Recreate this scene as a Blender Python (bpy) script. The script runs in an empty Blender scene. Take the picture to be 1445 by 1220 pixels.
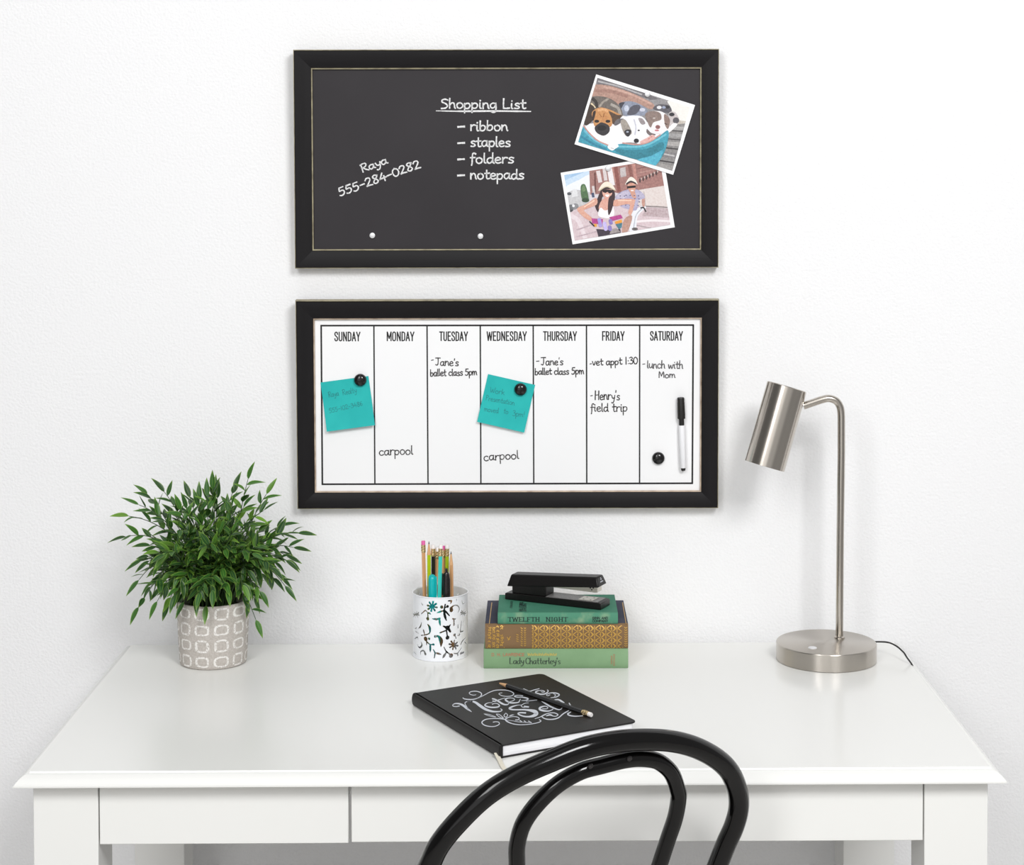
import bpy, bmesh, math, random
from math import sin, cos, tan, pi, radians, sqrt, atan2, asin
from mathutils import Vector, Matrix

SC = bpy.context.scene
COL = SC.collection

# ------------------------------------------------------------------ camera
FPX = 2600.0                      # focal length in pixels of the 1445 x 1220 frame
AX = 755.0                        # where the view axis meets the frame
PITCH = radians(1.3); ROLL = radians(0.12)
AY = 226 + FPX * tan(PITCH)
CAM = Vector((0, -2.99, 1.538))
_R = Vector((1, 0, 0)); _F = Vector((0, cos(PITCH), -sin(PITCH))); _U = Vector((0, sin(PITCH), cos(PITCH)))
RR = _R * cos(ROLL) - _U * sin(ROLL); RU = _U * cos(ROLL) + _R * sin(ROLL)
cam = bpy.data.cameras.new('camera'); camo = bpy.data.objects.new('camera', cam); COL.objects.link(camo)
cam.sensor_fit = 'HORIZONTAL'; cam.sensor_width = 36; cam.lens = FPX / 1445 * 36
cam.shift_x = (722.5 - AX) / 1445; cam.shift_y = (AY - 610) / 1445
cam.clip_start = .05
m = Matrix((RR, RU, -_F)).transposed().to_4x4(); m.translation = CAM
camo.matrix_world = m
SC.camera = camo

# ------------------------------------------------------------------ light
vs = SC.view_settings
vs.view_transform = 'Standard'; vs.look = 'None'; vs.exposure = -0.03; vs.gamma = 1; vs.use_curve_mapping = False
W = bpy.data.worlds.new('world'); SC.world = W; W.use_nodes = True
W.node_tree.nodes['Background'].inputs[0].default_value = (1, 1, 1, 1)
# the studio around the desk: brightest behind the camera, dim to the left, middling to the right
wt = W.node_tree; wbg = wt.nodes['Background']; wbg.inputs[1].default_value = 1.0
wtc = wt.nodes.new('ShaderNodeTexCoord'); wsp = wt.nodes.new('ShaderNodeSeparateXYZ'); wt.links.new(wtc.outputs['Generated'], wsp.inputs[0])
def wm(op, a, b):
    k = wt.nodes.new('ShaderNodeMath'); k.operation = op
    for i, v in enumerate((a, b)):
        if isinstance(v, (int, float)): k.inputs[i].default_value = v
        else: wt.links.new(v, k.inputs[i])
    return k.outputs[0]
waz = wm('ARCTAN2', wsp.outputs[0], wm('MULTIPLY', wsp.outputs[1], -1.0))      # 0 behind the camera, + to the right
wrp = wt.nodes.new('ShaderNodeValToRGB'); wt.links.new(wm('ADD', wm('MULTIPLY', waz, 1 / (2 * pi)), .5), wrp.inputs[0])
wel = wrp.color_ramp.elements; wel[0].position = 0; wel[0].color = (.28, .28, .28, 1); wel[1].position = 1; wel[1].color = (.30, .30, .30, 1)
for ps, v in ((.28, .16), (.395, .13), (.42, 1.15), (.485, 1.2), (.505, .5), (.56, .55), (.60, .3), (.66, .34), (.74, .30)):
    k = wel.new(ps); k.color = (v, v, v, 1)
wt.links.new(wrp.outputs[0], wbg.inputs[0])

def softbox(name, loc, target, sx, sy, power, color=(1, 1, 1)):
    l = bpy.data.lights.new(name, 'AREA'); l.shape = 'RECTANGLE'; l.size = sx; l.size_y = sy
    l.energy = power; l.color = color
    o = bpy.data.objects.new(name, l); COL.objects.link(o); o.location = loc
    o.rotation_euler = (Vector(target) - Vector(loc)).to_track_quat('-Z', 'Y').to_euler()
    return o
softbox('key_softbox', (1.15, -3.05, 3.0), (-0.05, 0, 1.0), 0.9, 0.9, 67)
softbox('fill_softbox', (-1.15, -3.2, 2.75), (-0.05, 0, 1.05), 0.8, 1.5, 33)

# ------------------------------------------------------------------ measuring: photograph pixel -> point on a plane of the room
def ray(x, y): return _F + RR * ((x - AX) / FPX) + RU * ((AY - y) / FPX)
def P(x, y, o, n):
    d = ray(x, y); o = Vector(o); n = Vector(n)
    return CAM + d * ((o - CAM).dot(n) / d.dot(n))
def PZ(x, y, z): return P(x, y, (0, 0, z), (0, 0, 1))
def PY(x, y, yy): return P(x, y, (0, yy, 0), (0, 1, 0))

# ------------------------------------------------------------------ materials
def lin(c):
    r = []
    for v in c[:3]:
        v /= 255.0
        r.append(v / 12.92 if v <= .04045 else ((v + .055) / 1.055) ** 2.4)
    return (r[0], r[1], r[2], 1)
class N:
    def __init__(s, name):
        s.m = bpy.data.materials.new(name); s.m.use_nodes = True
        s.t = s.m.node_tree; s.b = s.t.nodes['Principled BSDF']
    def new(s, t, **k):
        n = s.t.nodes.new(t)
        for a, v in k.items(): setattr(n, a, v)
        return n
    def link(s, a, b): s.t.links.new(a, b)
    def noise(s, scale, detail=3, coord='Object', stretch=None, rough=.5):
        tc = s.new('ShaderNodeTexCoord'); n = s.new('ShaderNodeTexNoise')
        n.inputs['Scale'].default_value = scale; n.inputs['Detail'].default_value = detail; n.inputs['Roughness'].default_value = rough
        if stretch:
            mp = s.new('ShaderNodeMapping'); mp.inputs['Scale'].default_value = stretch
            s.link(tc.outputs[coord], mp.inputs[0]); s.link(mp.outputs[0], n.inputs[0])
        else: s.link(tc.outputs[coord], n.inputs[0])
        return n.outputs[0]
    def mix(s, fac, a, b, lo=.35, hi=.65):
        r = s.new('ShaderNodeValToRGB'); r.color_ramp.elements[0].position = lo; r.color_ramp.elements[1].position = hi
        r.color_ramp.elements[0].color = lin(a); r.color_ramp.elements[1].color = lin(b)
        s.link(fac, r.inputs[0]); return r.outputs[0]
    def bump(s, h, strength, dist):
        b = s.new('ShaderNodeBump'); b.inputs['Strength'].default_value = strength; b.inputs['Distance'].default_value = dist
        s.link(h, b.inputs['Height']); s.link(b.outputs[0], s.b.inputs['Normal'])
def mat(name, c, rough=.5, metal=0., spec=.5, coat=0., coat_rough=.05, var=None, bump=None, aniso=0., sheen=0.):
    """var = (scale, colour2, lo, hi, stretch); bump = (scale, strength, distance, stretch)"""
    n = N(name); b = n.b
    b.inputs['Base Color'].default_value = lin(c); b.inputs['Roughness'].default_value = rough
    b.inputs['Metallic'].default_value = metal; b.inputs['Specular IOR Level'].default_value = spec
    b.inputs['Coat Weight'].default_value = coat; b.inputs['Coat Roughness'].default_value = coat_rough
    b.inputs['Anisotropic'].default_value = aniso
    if var:
        sc, c2, lo, hi, st = var
        n.link(n.mix(n.noise(sc, 4, stretch=st), c, c2, lo, hi), b.inputs['Base Color'])
    if bump:
        sc, k, d, st = bump
        n.bump(n.noise(sc, 4, stretch=st), k, d)
    return n.m

# ------------------------------------------------------------------ mesh helpers
def meta(o, label=None, cat=None, group=None, kind=None):
    if label: o['label'] = label
    if cat: o['category'] = cat
    if group: o['group'] = group
    if kind: o['kind'] = kind
    return o
def root(name, loc, rot=None, label=None, cat=None, group=None):
    o = bpy.data.objects.new(name, None); COL.objects.link(o); o.empty_display_size = .02
    M = Matrix.Translation(Vector(loc)) @ (rot.to_4x4() if rot is not None else Matrix.Identity(4))
    o.matrix_world = M; o.rotation_mode = 'QUATERNION'; o.matrix_basis = M
    ROOTM[o.name] = M
    return meta(o, label, cat, group)
ROOTM = {}
def mw(o):
    while o.parent: o = o.parent
    return ROOTM[o.name]
def finish(o, mats, smooth=True, ang=38, bevel=0, bseg=2, sub=0):
    me = o.data
    for mm in (mats if isinstance(mats, (list, tuple)) else [mats]): me.materials.append(mm)
    if smooth:
        for p in me.polygons: p.use_smooth = True
        me.set_sharp_from_angle(angle=radians(ang))
    if bevel:
        b = o.modifiers.new('bevel', 'BEVEL'); b.width = bevel; b.segments = bseg; b.limit_method = 'ANGLE'; b.angle_limit = radians(40)
    return o
def obj(name, bm, mats, parent=None, world=False, **k):
    """link a bmesh as one mesh object. world=True: the vertices are room coordinates"""
    if world and parent is not None: bm.transform(mw(parent).inverted())
    bmesh.ops.recalc_face_normals(bm, faces=bm.faces[:])
    me = bpy.data.meshes.new(name); bm.to_mesh(me); bm.free()
    o = bpy.data.objects.new(name, me); COL.objects.link(o)
    if parent is not None: o.parent = parent
    return finish(o, mats, **k)
def sheet(name, V, F, mats, parent=None, world=True, smooth=False, **k):
    """thin printed or drawn marks; faces are already wound"""
    if world and parent is not None:
        iv = mw(parent).inverted(); V = [iv @ Vector(v) for v in V]
    me = bpy.data.meshes.new(name); me.from_pydata([tuple(v) for v in V], [], F); me.update()
    o = bpy.data.objects.new(name, me); COL.objects.link(o)
    if parent is not None: o.parent = parent
    return finish(o, mats, smooth=smooth, **k)
def tag1(o):                      # a thing that is one mesh placed with its own root matrix
    return o
def box(bm, x0, x1, y0, y1, z0, z1, M=None, mi=0):
    vs_ = [bm.verts.new((x, y, z)) for z in (z0, z1) for y in (y0, y1) for x in (x0, x1)]
    if M is not None:
        for v in vs_: v.co = M @ v.co
    for f in ((0, 2, 3, 1), (4, 5, 7, 6), (0, 1, 5, 4), (2, 6, 7, 3), (0, 4, 6, 2), (1, 3, 7, 5)):
        bm.faces.new([vs_[i] for i in f]).material_index = mi
    return bm
def nb(): return bmesh.new()
def lathe(bm, prof, seg=48, M=None, close=False):
    rings = []
    for r, z in prof:
        if r < 1e-6: rings.append([bm.verts.new((0, 0, z))])
        else: rings.append([bm.verts.new((r * cos(2 * pi * i / seg), r * sin(2 * pi * i / seg), z)) for i in range(seg)])
    new = [v for r in rings for v in r]
    pairs = list(zip(rings[:-1], rings[1:])) + ([(rings[-1], rings[0])] if close else [])
    for a, b in pairs:
        for i in range(seg):
            j = (i + 1) % seg
            if len(a) == 1 and len(b) == 1: continue
            if len(a) == 1: bm.faces.new((a[0], b[j], b[i]))
            elif len(b) == 1: bm.faces.new((a[i], a[j], b[0]))
            else: bm.faces.new((a[i], a[j], b[j], b[i]))
    if M is not None:
        for v in new: v.co = M @ v.co
    return bm
def tube(bm, pts, rad, seg=12, closed=False, squash=None):
    pts = [Vector(p) for p in pts]; n = len(pts)
    if not isinstance(rad, (list, tuple)): rad = [rad] * n
    T = []
    for i in range(n):
        a = pts[(i - 1) % n] if (closed or i > 0) else pts[i]; b = pts[(i + 1) % n] if (closed or i < n - 1) else pts[i]
        T.append((b - a).normalized())
    u = T[0].orthogonal().normalized(); rings = []
    for i in range(n):
        u = (u - T[i] * u.dot(T[i])).normalized(); w = T[i].cross(u)
        rings.append([bm.verts.new(pts[i] + (u * cos(2 * pi * k / seg) + w * sin(2 * pi * k / seg)) * rad[i]) for k in range(seg)])
    for i in range(n if closed else n - 1):
        a, b = rings[i], rings[(i + 1) % n]
        best = 0
        if closed and i == n - 1:
            best = min(range(seg), key=lambda s: (a[0].co - b[s].co).length)
        for k in range(seg):
            bm.faces.new((a[k], a[(k + 1) % seg], b[(k + 1 + best) % seg], b[(k + best) % seg]))
    if not closed:
        bm.faces.new(rings[0][::-1]); bm.faces.new(rings[-1])
    return bm
def prism(bm, poly, y0, y1, M=None):
    """polygon in x,z pushed from y0 to y1"""
    a = [bm.verts.new((x, y0, z)) for x, z in poly]; b = [bm.verts.new((x, y1, z)) for x, z in poly]
    n = len(poly)
    bm.faces.new(a); bm.faces.new(b[::-1])
    for i in range(n):
        j = (i + 1) % n; bm.faces.new((a[j], a[i], b[i], b[j]))
    if M is not None:
        for v in a + b: v.co = M @ v.co
    return bm
def spline(pts, k=8, closed=False):
    """Catmull-Rom through points of any dimension"""
    pts = [Vector(p) for p in pts]; n = len(pts)
    if n < 3 and not closed: return pts
    out = []
    for i in range(n if closed else n - 1):
        p1, p2 = pts[i], pts[(i + 1) % n]
        p0 = pts[(i - 1) % n] if (closed or i > 0) else p1 * 2 - p2
        p3 = pts[(i + 2) % n] if (closed or i < n - 2) else p2 * 2 - p1
        for j in range(k):
            t = j / k
            out.append(.5 * ((2 * p1) + (p2 - p0) * t + (2 * p0 - 5 * p1 + 4 * p2 - p3) * t * t + (3 * p1 - p0 - 3 * p2 + p3) * t ** 3))
    if not closed: out.append(pts[-1])
    return out

# ------------------------------------------------------------------ pen: strokes drawn on a surface
class Pen:
    def __init__(s, place): s.V = []; s.F = []; s.place = place      # place(x, y) -> point in the room
    def poly(s, pts):
        b = len(s.V); s.V += [s.place(*p) for p in pts]; s.F.append(list(range(b, b + len(pts))))
    def stroke(s, pts, w=1.5, smooth=True, contrast=None, k=5, rnd=None):
        if not isinstance(w, (list, tuple)): w = [w] * len(pts)
        q = [(p[0], p[1], ww) for p, ww in zip(pts, w)]
        if len(q) == 1:
            x, y, r = q[0]; s.poly([(x + r / 2 * cos(i * pi / 6), y - r / 2 * sin(i * pi / 6)) for i in range(12)]); return
        q = spline(q, k) if (smooth and len(q) > 2) else [Vector(p) for p in q]
        if not smooth and len(q) > 2:
            for a, b in zip(q[:-1], q[1:]): s._rib([a, b], contrast, rnd)
        else: s._rib(q, contrast, rnd)
    def _rib(s, q, contrast, rnd):
        n = len(q); L = []; R = []
        for i in range(n):
            a = q[max(0, i - 1)]; b = q[min(n - 1, i + 1)]
            dx, dy = b[0] - a[0], b[1] - a[1]; l = sqrt(dx * dx + dy * dy) or 1e-9; dx /= l; dy /= l
            w = max(q[i][2], .05) / 2
            if contrast: w *= contrast + (1 - contrast) * abs(dy)
            if rnd: w *= 1 + rnd.uniform(-.22, .22)
            x, y = q[i][0], q[i][1]
            if i == 0: x -= dx * w * .8; y -= dy * w * .8
            if i == n - 1: x += dx * w * .8; y += dy * w * .8
            L.append((x + dy * w, y - dx * w)); R.append((x - dy * w, y + dx * w))
            if i in (0, n - 1): pass
        b = len(s.V); s.V += [s.place(*p) for p in L] + [s.place(*p) for p in R]
        for i in range(n - 1): s.F.append([b + i, b + n + i, b + n + i + 1, b + i + 1])
    def build(s, name, m, parent): return sheet(name, s.V, s.F, m, parent)

def G(src):
    d = {}
    for line in src.strip().split('\n'):
        ch, adv, rest = line.strip().split(' ', 2)
        st = []
        for t in rest.split('/'):
            t = t.strip(); sm = not t.startswith('|'); t = t.lstrip('|').strip()
            st.append((sm, [tuple(float(v) for v in p.split(',')) for p in t.split()]))
        d[ch] = (float(adv), st)
    return d
HAND = G('''
a 5.2 3.9,4.5 2.2,5 .7,3.9 .4,1.7 1.5,.1 3,.9 3.9,3.2 / 4,5 3.9,1.6 4.2,.4 5,.2
b 5 .6,9 .5,4.5 .5,.2 / .5,3.2 1.9,4.9 3.5,4.5 4,2.6 3.2,.6 1.8,0 .5,.8
c 4.6 3.8,4.3 2.4,5 .8,4 .3,2.2 1,.5 2.5,0 4,.8
d 5.2 3.9,4.3 2.2,4.9 .7,3.8 .4,1.7 1.5,.1 3,.9 3.9,3 / 4,9 3.9,4 4.1,.8 4.9,.2
e 4.7 .5,2.6 2,2.6 3.7,3.1 3.4,4.5 2.1,5 .8,4 .4,2 1.2,.4 2.6,0 4.1,.7
f 3.6 3.6,8.2 2.6,9 1.7,8.2 1.4,5 1.3,0 .9,-2.2 / .2,4.8 3.2,5
g 5.2 3.9,4.5 2.2,5 .7,3.9 .4,1.9 1.5,.5 3,1.2 3.9,3.2 / 4,5 4.1,0 3.6,-2.8 2.2,-3.4 .9,-2.8
h 5 .6,9 .5,4.5 .5,0 / .5,2.6 1.7,4.7 3.1,4.8 3.7,3 3.8,.8 4.3,.1
i 2.4 .8,5 .7,1.4 1.1,.2 1.6,.2 / .9,7 1,7.5
j 3 1.5,5 1.5,-2 .3,-3.2 / 1.6,7 1.65,7.4
k 4.6 .6,9 .5,0 / 3.6,5 .6,2.4 / 1.5,3.1 4,.1
l 2.2 .7,9 .6,4 .8,.7 1.6,.2
m 7 .5,5 .5,0 / .5,2.8 1.7,4.8 2.8,4.4 3.1,2.6 3.1,0 / 3.1,2.8 4.3,4.8 5.4,4.4 5.8,2.4 5.9,.6 6.5,.1
n 5 .5,5 .5,0 / .5,2.6 1.8,4.8 3.1,4.7 3.7,3 3.9,.9 4.4,.1
o 5 2.4,5 .8,4.2 .4,2.2 1.3,.2 3,.2 4.2,1.8 3.9,4 2.4,5 1.8,4.8
p 5 .5,5 .5,1 .5,-4 / .5,3.4 1.9,4.9 3.6,4.5 4.1,2.6 3.2,.5 1.8,.1 .5,.9
r 4 .6,5 .6,0 / .6,2.6 1.6,4.5 2.8,5 3.6,4.6
s 4.2 3.6,4.4 2.3,5 1,4.3 1.2,3.1 2.9,2.2 3.5,1 2.4,.1 .5,.3
t 4 1.7,8 1.6,3 1.8,.7 2.6,.1 3.6,.5 / .3,5 3.6,5.3
u 5 .5,5 .6,1.6 1.7,.1 3.1,.9 3.9,3 / 4,5 3.9,1 4.6,.1
v 4.6 .4,5 2.1,.1 4,5
w 6.6 .4,5 1.5,.2 3.1,4.2 / 3.1,4.2 4.4,.2 6,5
y 4.6 .5,5 1.2,2.5 2.3,1.6 3.6,2.6 / 4.1,5 3.6,1 2.6,-2.4 1,-3.4 .4,-2.8
S 5.6 4.8,8.2 3,9 1,8 1.3,6.2 3.6,4.6 4.6,2.6 3.4,.6 .6,.1
L 5.4 .9,9 .7,4 .8,.4 / .8,.3 2.6,.2 4.8,.5
R 5.8 .9,8.6 .8,0 / .2,8.2 2.4,9 4.4,8.4 4.4,6.2 2.8,4.7 1,4.3 / 1.8,4.4 3.4,2 5.4,.2
J 5.6 .4,8.9 3,9 5.4,9 / 3.2,9 3.2,2.6 2.2,.3 .6,1
H 6 .8,9 .6,0 / 4.8,9 4.7,0 / .6,4.6 4.8,5
M 7 .6,0 .9,8.6 3.2,2 / 3.2,2 5.4,8.6 6,0
W 7.6 .3,8.8 2,.3 3.8,6 / 3.8,6 5.3,.3 7.2,9
P 5 .8,8.8 .7,0 / .4,8.4 2.6,9 4.2,7.6 3.4,5.4 .9,4.4
C 6 5.2,7.6 3.4,9 1.2,7.6 .5,4.4 1.5,1 3.6,0 5.4,1.4
5 5.4 4.6,8.8 1.5,8.6 / 1.5,8.6 1,5.2 3.2,5.4 4.4,3.6 3.6,1 1.8,0 .4,.7
2 5.4 .6,7 1.8,8.8 3.8,8.4 4.2,6.4 2.6,3.4 .6,.4 / .6,.4 2.6,.6 5,.2
8 5.4 4.6,8 2.8,9 1.2,7.8 1.8,6 3.8,3.6 4.2,1.6 2.6,.1 .9,1.2 1.6,3.6 3.6,5.8 4.8,8.2
4 5.8 3.2,9 1.6,5.6 .4,3 / .4,3 3,3.4 5.4,3.6 / 3.9,5.6 3.8,0
0 5.4 2.6,8.8 .8,7 .4,3.6 1.4,.4 3.4,.4 4.8,3.4 4.4,7 2.6,8.8
1 3 1.4,9 1.2,0
3 5 .6,8 2.6,9 4,7.4 2,5 / 2,5 4.4,3.8 4,1 2,0 .3,.8
6 5 3.6,9 1.2,5.6 .5,2.4 1.8,.1 3.8,1 3.8,3.4 2,4.4 .6,2.8
- 4.6 .6,4 3.8,4.2
' 1.6 .9,9 .7,7.2
: 2 .9,4 .9,4.4 / .9,.3 .9,.7
! 2.4 1.2,9 1,3 / .9,.2 .95,.6
''')
CAPS = G('''
A 4.4 |.2,0 2,9 / |2,9 3.9,0 / |.9,2.8 3.2,2.8
C 4.4 3.6,6.8 3.2,8.6 2.1,9 .9,8.4 .5,6.6 .5,2.4 .9,.6 2.1,0 3.2,.5 3.7,2.2
D 4.4 |.6,0 .6,9 / .6,9 2.2,8.9 3.4,8 3.6,6.4 3.6,2.6 3.4,1 2.2,.1 .6,0
E 3.8 |.6,0 .6,9 / |.6,8.95 3.3,8.95 / |.6,4.7 2.9,4.7 / |.6,.05 3.3,.05
F 3.7 |.6,0 .6,9 / |.6,8.95 3.3,8.95 / |.6,4.5 2.9,4.5
G 4.5 3.6,6.8 3.2,8.6 2.1,9 .9,8.4 .5,6.6 .5,2.4 .9,.6 2.1,0 3.2,.4 3.7,2.2 3.7,4.2 / |3.7,4.2 2.3,4.2
H 4.6 |.6,0 .6,9 / |3.8,0 3.8,9 / |.6,4.6 3.8,4.6
I 1.9 |.9,0 .9,9
L 3.7 |.6,9 .6,0 / |.6,.05 3.3,.05
M 5.6 |.6,0 .6,9 / |.6,9 2.8,2.4 / |2.8,2.4 4.9,9 / |4.9,9 4.9,0
N 4.7 |.6,0 .6,9 / |.6,9 3.9,0 / |3.9,0 3.9,9
O 4.5 2.1,9 .9,8.4 .5,6.6 .5,2.4 .9,.6 2.1,0 3.3,.6 3.7,2.4 3.7,6.6 3.3,8.4 2.1,9
P 4.2 |.6,0 .6,9 / .6,8.9 2.2,8.9 3.4,8.2 3.6,6.8 3.4,5.2 2.2,4.4 .6,4.4
R 4.4 |.6,0 .6,9 / .6,8.9 2.2,8.9 3.4,8.2 3.6,6.8 3.4,5.4 2.2,4.6 .6,4.6 / |2.1,4.6 3.8,0
S 4.2 3.5,6.7 3.2,8.4 2.1,9 .9,8.5 .5,7 1,5.6 3,3.8 3.6,2.2 3.2,.6 2.1,0 .9,.5 .5,2.2
T 4 |2,0 2,9 / |.2,8.95 3.8,8.95
U 4.4 .6,9 .6,2.4 1,.6 2.1,0 3.2,.6 3.7,2.4 3.7,9
W 6.2 |.2,9 1.5,0 / |1.5,0 3,8.4 / |3,8.4 4.5,0 / |4.5,0 5.8,9
Y 4.2 |.1,9 2,4 / |2,4 3.9,9 / |2,4 2,0
. 1.6 |.7,.1 .8,.7
''')
def write(pen, s, p0, p1, cap, w, font=HAND, contrast=None, serif=False, track=0., rnd=None, jit=0.):
    """text whose baseline runs from p0 to p1; cap = height of a capital"""
    adv = 0
    for ch in s: adv += (3.2 if ch == ' ' else font[ch][0]) + track
    adv -= track
    dx, dy = p1[0] - p0[0], p1[1] - p0[1]; L = sqrt(dx * dx + dy * dy)
    ex = (dx / L, dy / L); ey = (dy / L, -dx / L); sx = L / adv; sy = cap / 9.0; x = 0
    for ch in s:
        if ch == ' ': x += 3.2 + track; continue
        a, st = font[ch]; oy = rnd.uniform(-jit, jit) if rnd else 0; sc = 1 + (rnd.uniform(-jit, jit) * .12 if rnd else 0)
        for sm, pts in st:
            q = []
            for px, py in pts:
                X = (x + px) * sx; Y = (py * sc + oy) * sy
                q.append((p0[0] + ex[0] * X + ey[0] * Y, p0[1] + ex[1] * X + ey[1] * Y))
            pen.stroke(q, w, smooth=sm, contrast=contrast, rnd=rnd)
            if serif:
                for px, py in (pts[0], pts[-1]):
                    if (py < .3 or py > 8.7) and not sm:
                        X = (x + px) * sx; Y = py * sy; h = .75 * sx
                        pen.stroke([(p0[0] + ex[0] * (X - h) + ey[0] * Y, p0[1] + ex[1] * (X - h) + ey[1] * Y),
                                    (p0[0] + ex[0] * (X + h) + ey[0] * Y, p0[1] + ex[1] * (X + h) + ey[1] * Y)], w * .55, smooth=False)
        x += a + track

def single(name, bm, mats, M, label, cat, group=None, **k):
    o = obj(name, bm, mats, None, **k); o.matrix_basis = M; ROOTM[o.name] = M
    return meta(o, label, cat, group)
def axis_rot(d, roll=0.0):        # local z along d
    return Vector(d).to_track_quat('Z', 'Y').to_matrix() @ Matrix.Rotation(roll, 3, 'Z')

# ------------------------------------------------------------------ room
M_wall = mat('wall_paint', (240, 240, 241), .75, spec=.25, bump=(240, .7, .0017, None))
M_floor = mat('floor_boards', (204, 202, 199), .5, var=(3, (190, 187, 183), .3, .7, (1, 14, 1)))
bm = nb(); box(bm, -3.2, 3.2, 0, .12, 0, 2.8)
meta(obj('wall_back', bm, M_wall), kind='structure')
bm = nb(); box(bm, -3.2, 3.2, -5, .12, -.1, 0)
meta(obj('floor', bm, M_floor), kind='structure')

# ------------------------------------------------------------------ desk
TOP = .76
M_desk = mat('white_lacquer', (237, 237, 234), .2, spec=.5, bump=(700, .03, .0003, None))
FL = PZ(42.6, 1088, TOP); FR = PZ(1397, 1081.7, TOP); BL = PZ(190, 909.7, TOP)
ex = (FR - FL).normalized(); ey = Vector((-ex.y, ex.x, 0))
WD = (FR - FL).length; DD = (BL - FL).dot(ey)
Rdesk = Matrix((ex, ey, Vector((0, 0, 1)))).transposed()
dfl = FL.copy(); dfl.z = 0
desk = root('desk', dfl, Rdesk, 'white lacquered desk with moulded edge top and flush front drawers', 'desk')
DM = ROOTM[desk.name]; DI = DM.inverted()
# table top: flat field, ogee moulding around
bm = nb(); OV = .0175
prof = [(0, TOP), (.0010, TOP - .0018), (.0035, TOP - .0022), (.0080, TOP - .0040), (.0120, TOP - .0072), (.0150, TOP - .0108), (OV - .0006, TOP - .0132), (OV, TOP - .0136), (OV, TOP - .0155), (OV - .002, TOP - .0165), (-.02, TOP - .0165), (-.02, TOP - .022)]
loops = []
for o_, z in prof:
    loops.append([bm.verts.new(c) for c in ((-o_, -o_, z), (WD + o_, -o_, z), (WD + o_, DD + o_, z), (-o_, DD + o_, z))])
bm.faces.new(loops[0]); bm.faces.new(loops[-1][::-1])
for a, b in zip(loops[:-1], loops[1:]):
    for i in range(4): bm.faces.new((a[i], b[i], b[(i + 1) % 4], a[(i + 1) % 4]))
obj('table_top', bm, M_desk, desk, ang=25)
UND = TOP - .0165
def dloc(x, y, yl):               # where a pixel falls on the desk's own front plane y = yl
    return DI @ P(x, y, DM @ Vector((0, yl, .7)), ey)
YF = .004                          # leg faces
lx0 = dloc(47, 1150, YF).x; lx1 = dloc(138.5, 1150, YF).x
rx0 = dloc(1304.5, 1150, YF).x; rx1 = dloc(1394, 1150, YF).x
for a, b in ((lx0, lx1), (rx0, rx1)):
    bm = nb(); box(bm, a, b, YF, YF + .08, 0, UND); obj('leg', bm, M_desk, desk, bevel=.0012)
yb = DD - .078
bx0 = dloc(190, 1205, yb).x; bx1 = dloc(260, 1205, yb).x; cx0 = dloc(1190, 1205, yb).x; cx1 = dloc(1262, 1205, yb).x
for a, b in ((bx0, bx1), (cx0, cx1)):
    bm = nb(); box(bm, a, b, yb, yb + .078, 0, UND); obj('leg', bm, M_desk, desk, bevel=.0012)
zd = dloc(300, 1191, YF).z
g1 = dloc(493.5, 1150, YF).x; g2 = dloc(950, 1150, YF).x
for k, (a, b, rec) in enumerate(((lx1 + .0014, g1 - .0018, .0015), (g1 + .0018, g2 - .0018, .003), (g2 + .0018, rx0 - .0014, .0015))):
    bm = nb(); box(bm, a, b, YF + rec, YF + rec + .018, zd + .0006 * (k == 1), UND - .0015)
    box(bm, a + .012, b - .012, YF + rec + .018, YF + .36, zd + .012, zd + .02)
    box(bm, a + .012, a + .022, YF + rec + .018, YF + .36, zd + .02, UND - .012)
    box(bm, b - .022, b - .012, YF + rec + .018, YF + .36, zd + .02, UND - .012)
    obj('drawer', bm, M_desk, desk, bevel=.001)
bm = nb(); box(bm, bx1, cx0, DD - .03, DD - .012, zd + .02, UND); obj('back_rail', bm, M_desk, desk, bevel=.001)
for a, b in ((lx0 + .012, lx0 + .03), (rx1 - .03, rx1 - .012)):
    bm = nb(); box(bm, a, b, YF + .08, yb, zd + .001, UND); obj('side_rail', bm, M_desk, desk, bevel=.001)

# ------------------------------------------------------------------ framed boards
M_rail = mat('black_frame_wood', (17, 15, 17), .5, spec=.2, var=(40, (23, 21, 23), .35, .7, (.06, 1, 1)), bump=(260, .25, .0006, (.05, 1, 1)))
M_rail_v = mat('black_frame_wood_upright', (17, 15, 17), .5, spec=.2, var=(40, (23, 21, 23), .35, .7, (1, .06, 1)), bump=(260, .25, .0006, (1, .05, 1)))
M_gilt = mat('rubbed_cream_edge', (168, 160, 132), .5, var=(60, (120, 112, 92), .4, .75, None))
M_gilt2 = mat('rubbed_pink_edge', (196, 178, 158), .5, var=(60, (150, 128, 110), .4, .75, None))
M_slate = mat('chalkboard_slate', (50, 47, 50), .55, spec=.25, var=(6, (45, 42, 45), .3, .7, None))
M_wb = mat('whiteboard_enamel', (243, 243, 244), .18, spec=.5)
M_print = mat('black_print', (18, 16, 18), .5)
M_chalk = mat('chalk', (240, 240, 240), .95, spec=.1, var=(900, (205, 205, 206), .35, .6, None))
M_ink = mat('marker_ink', (48, 44, 44), .6)
M_ink2 = mat('thin_marker_ink', (84, 82, 84), .6)
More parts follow.
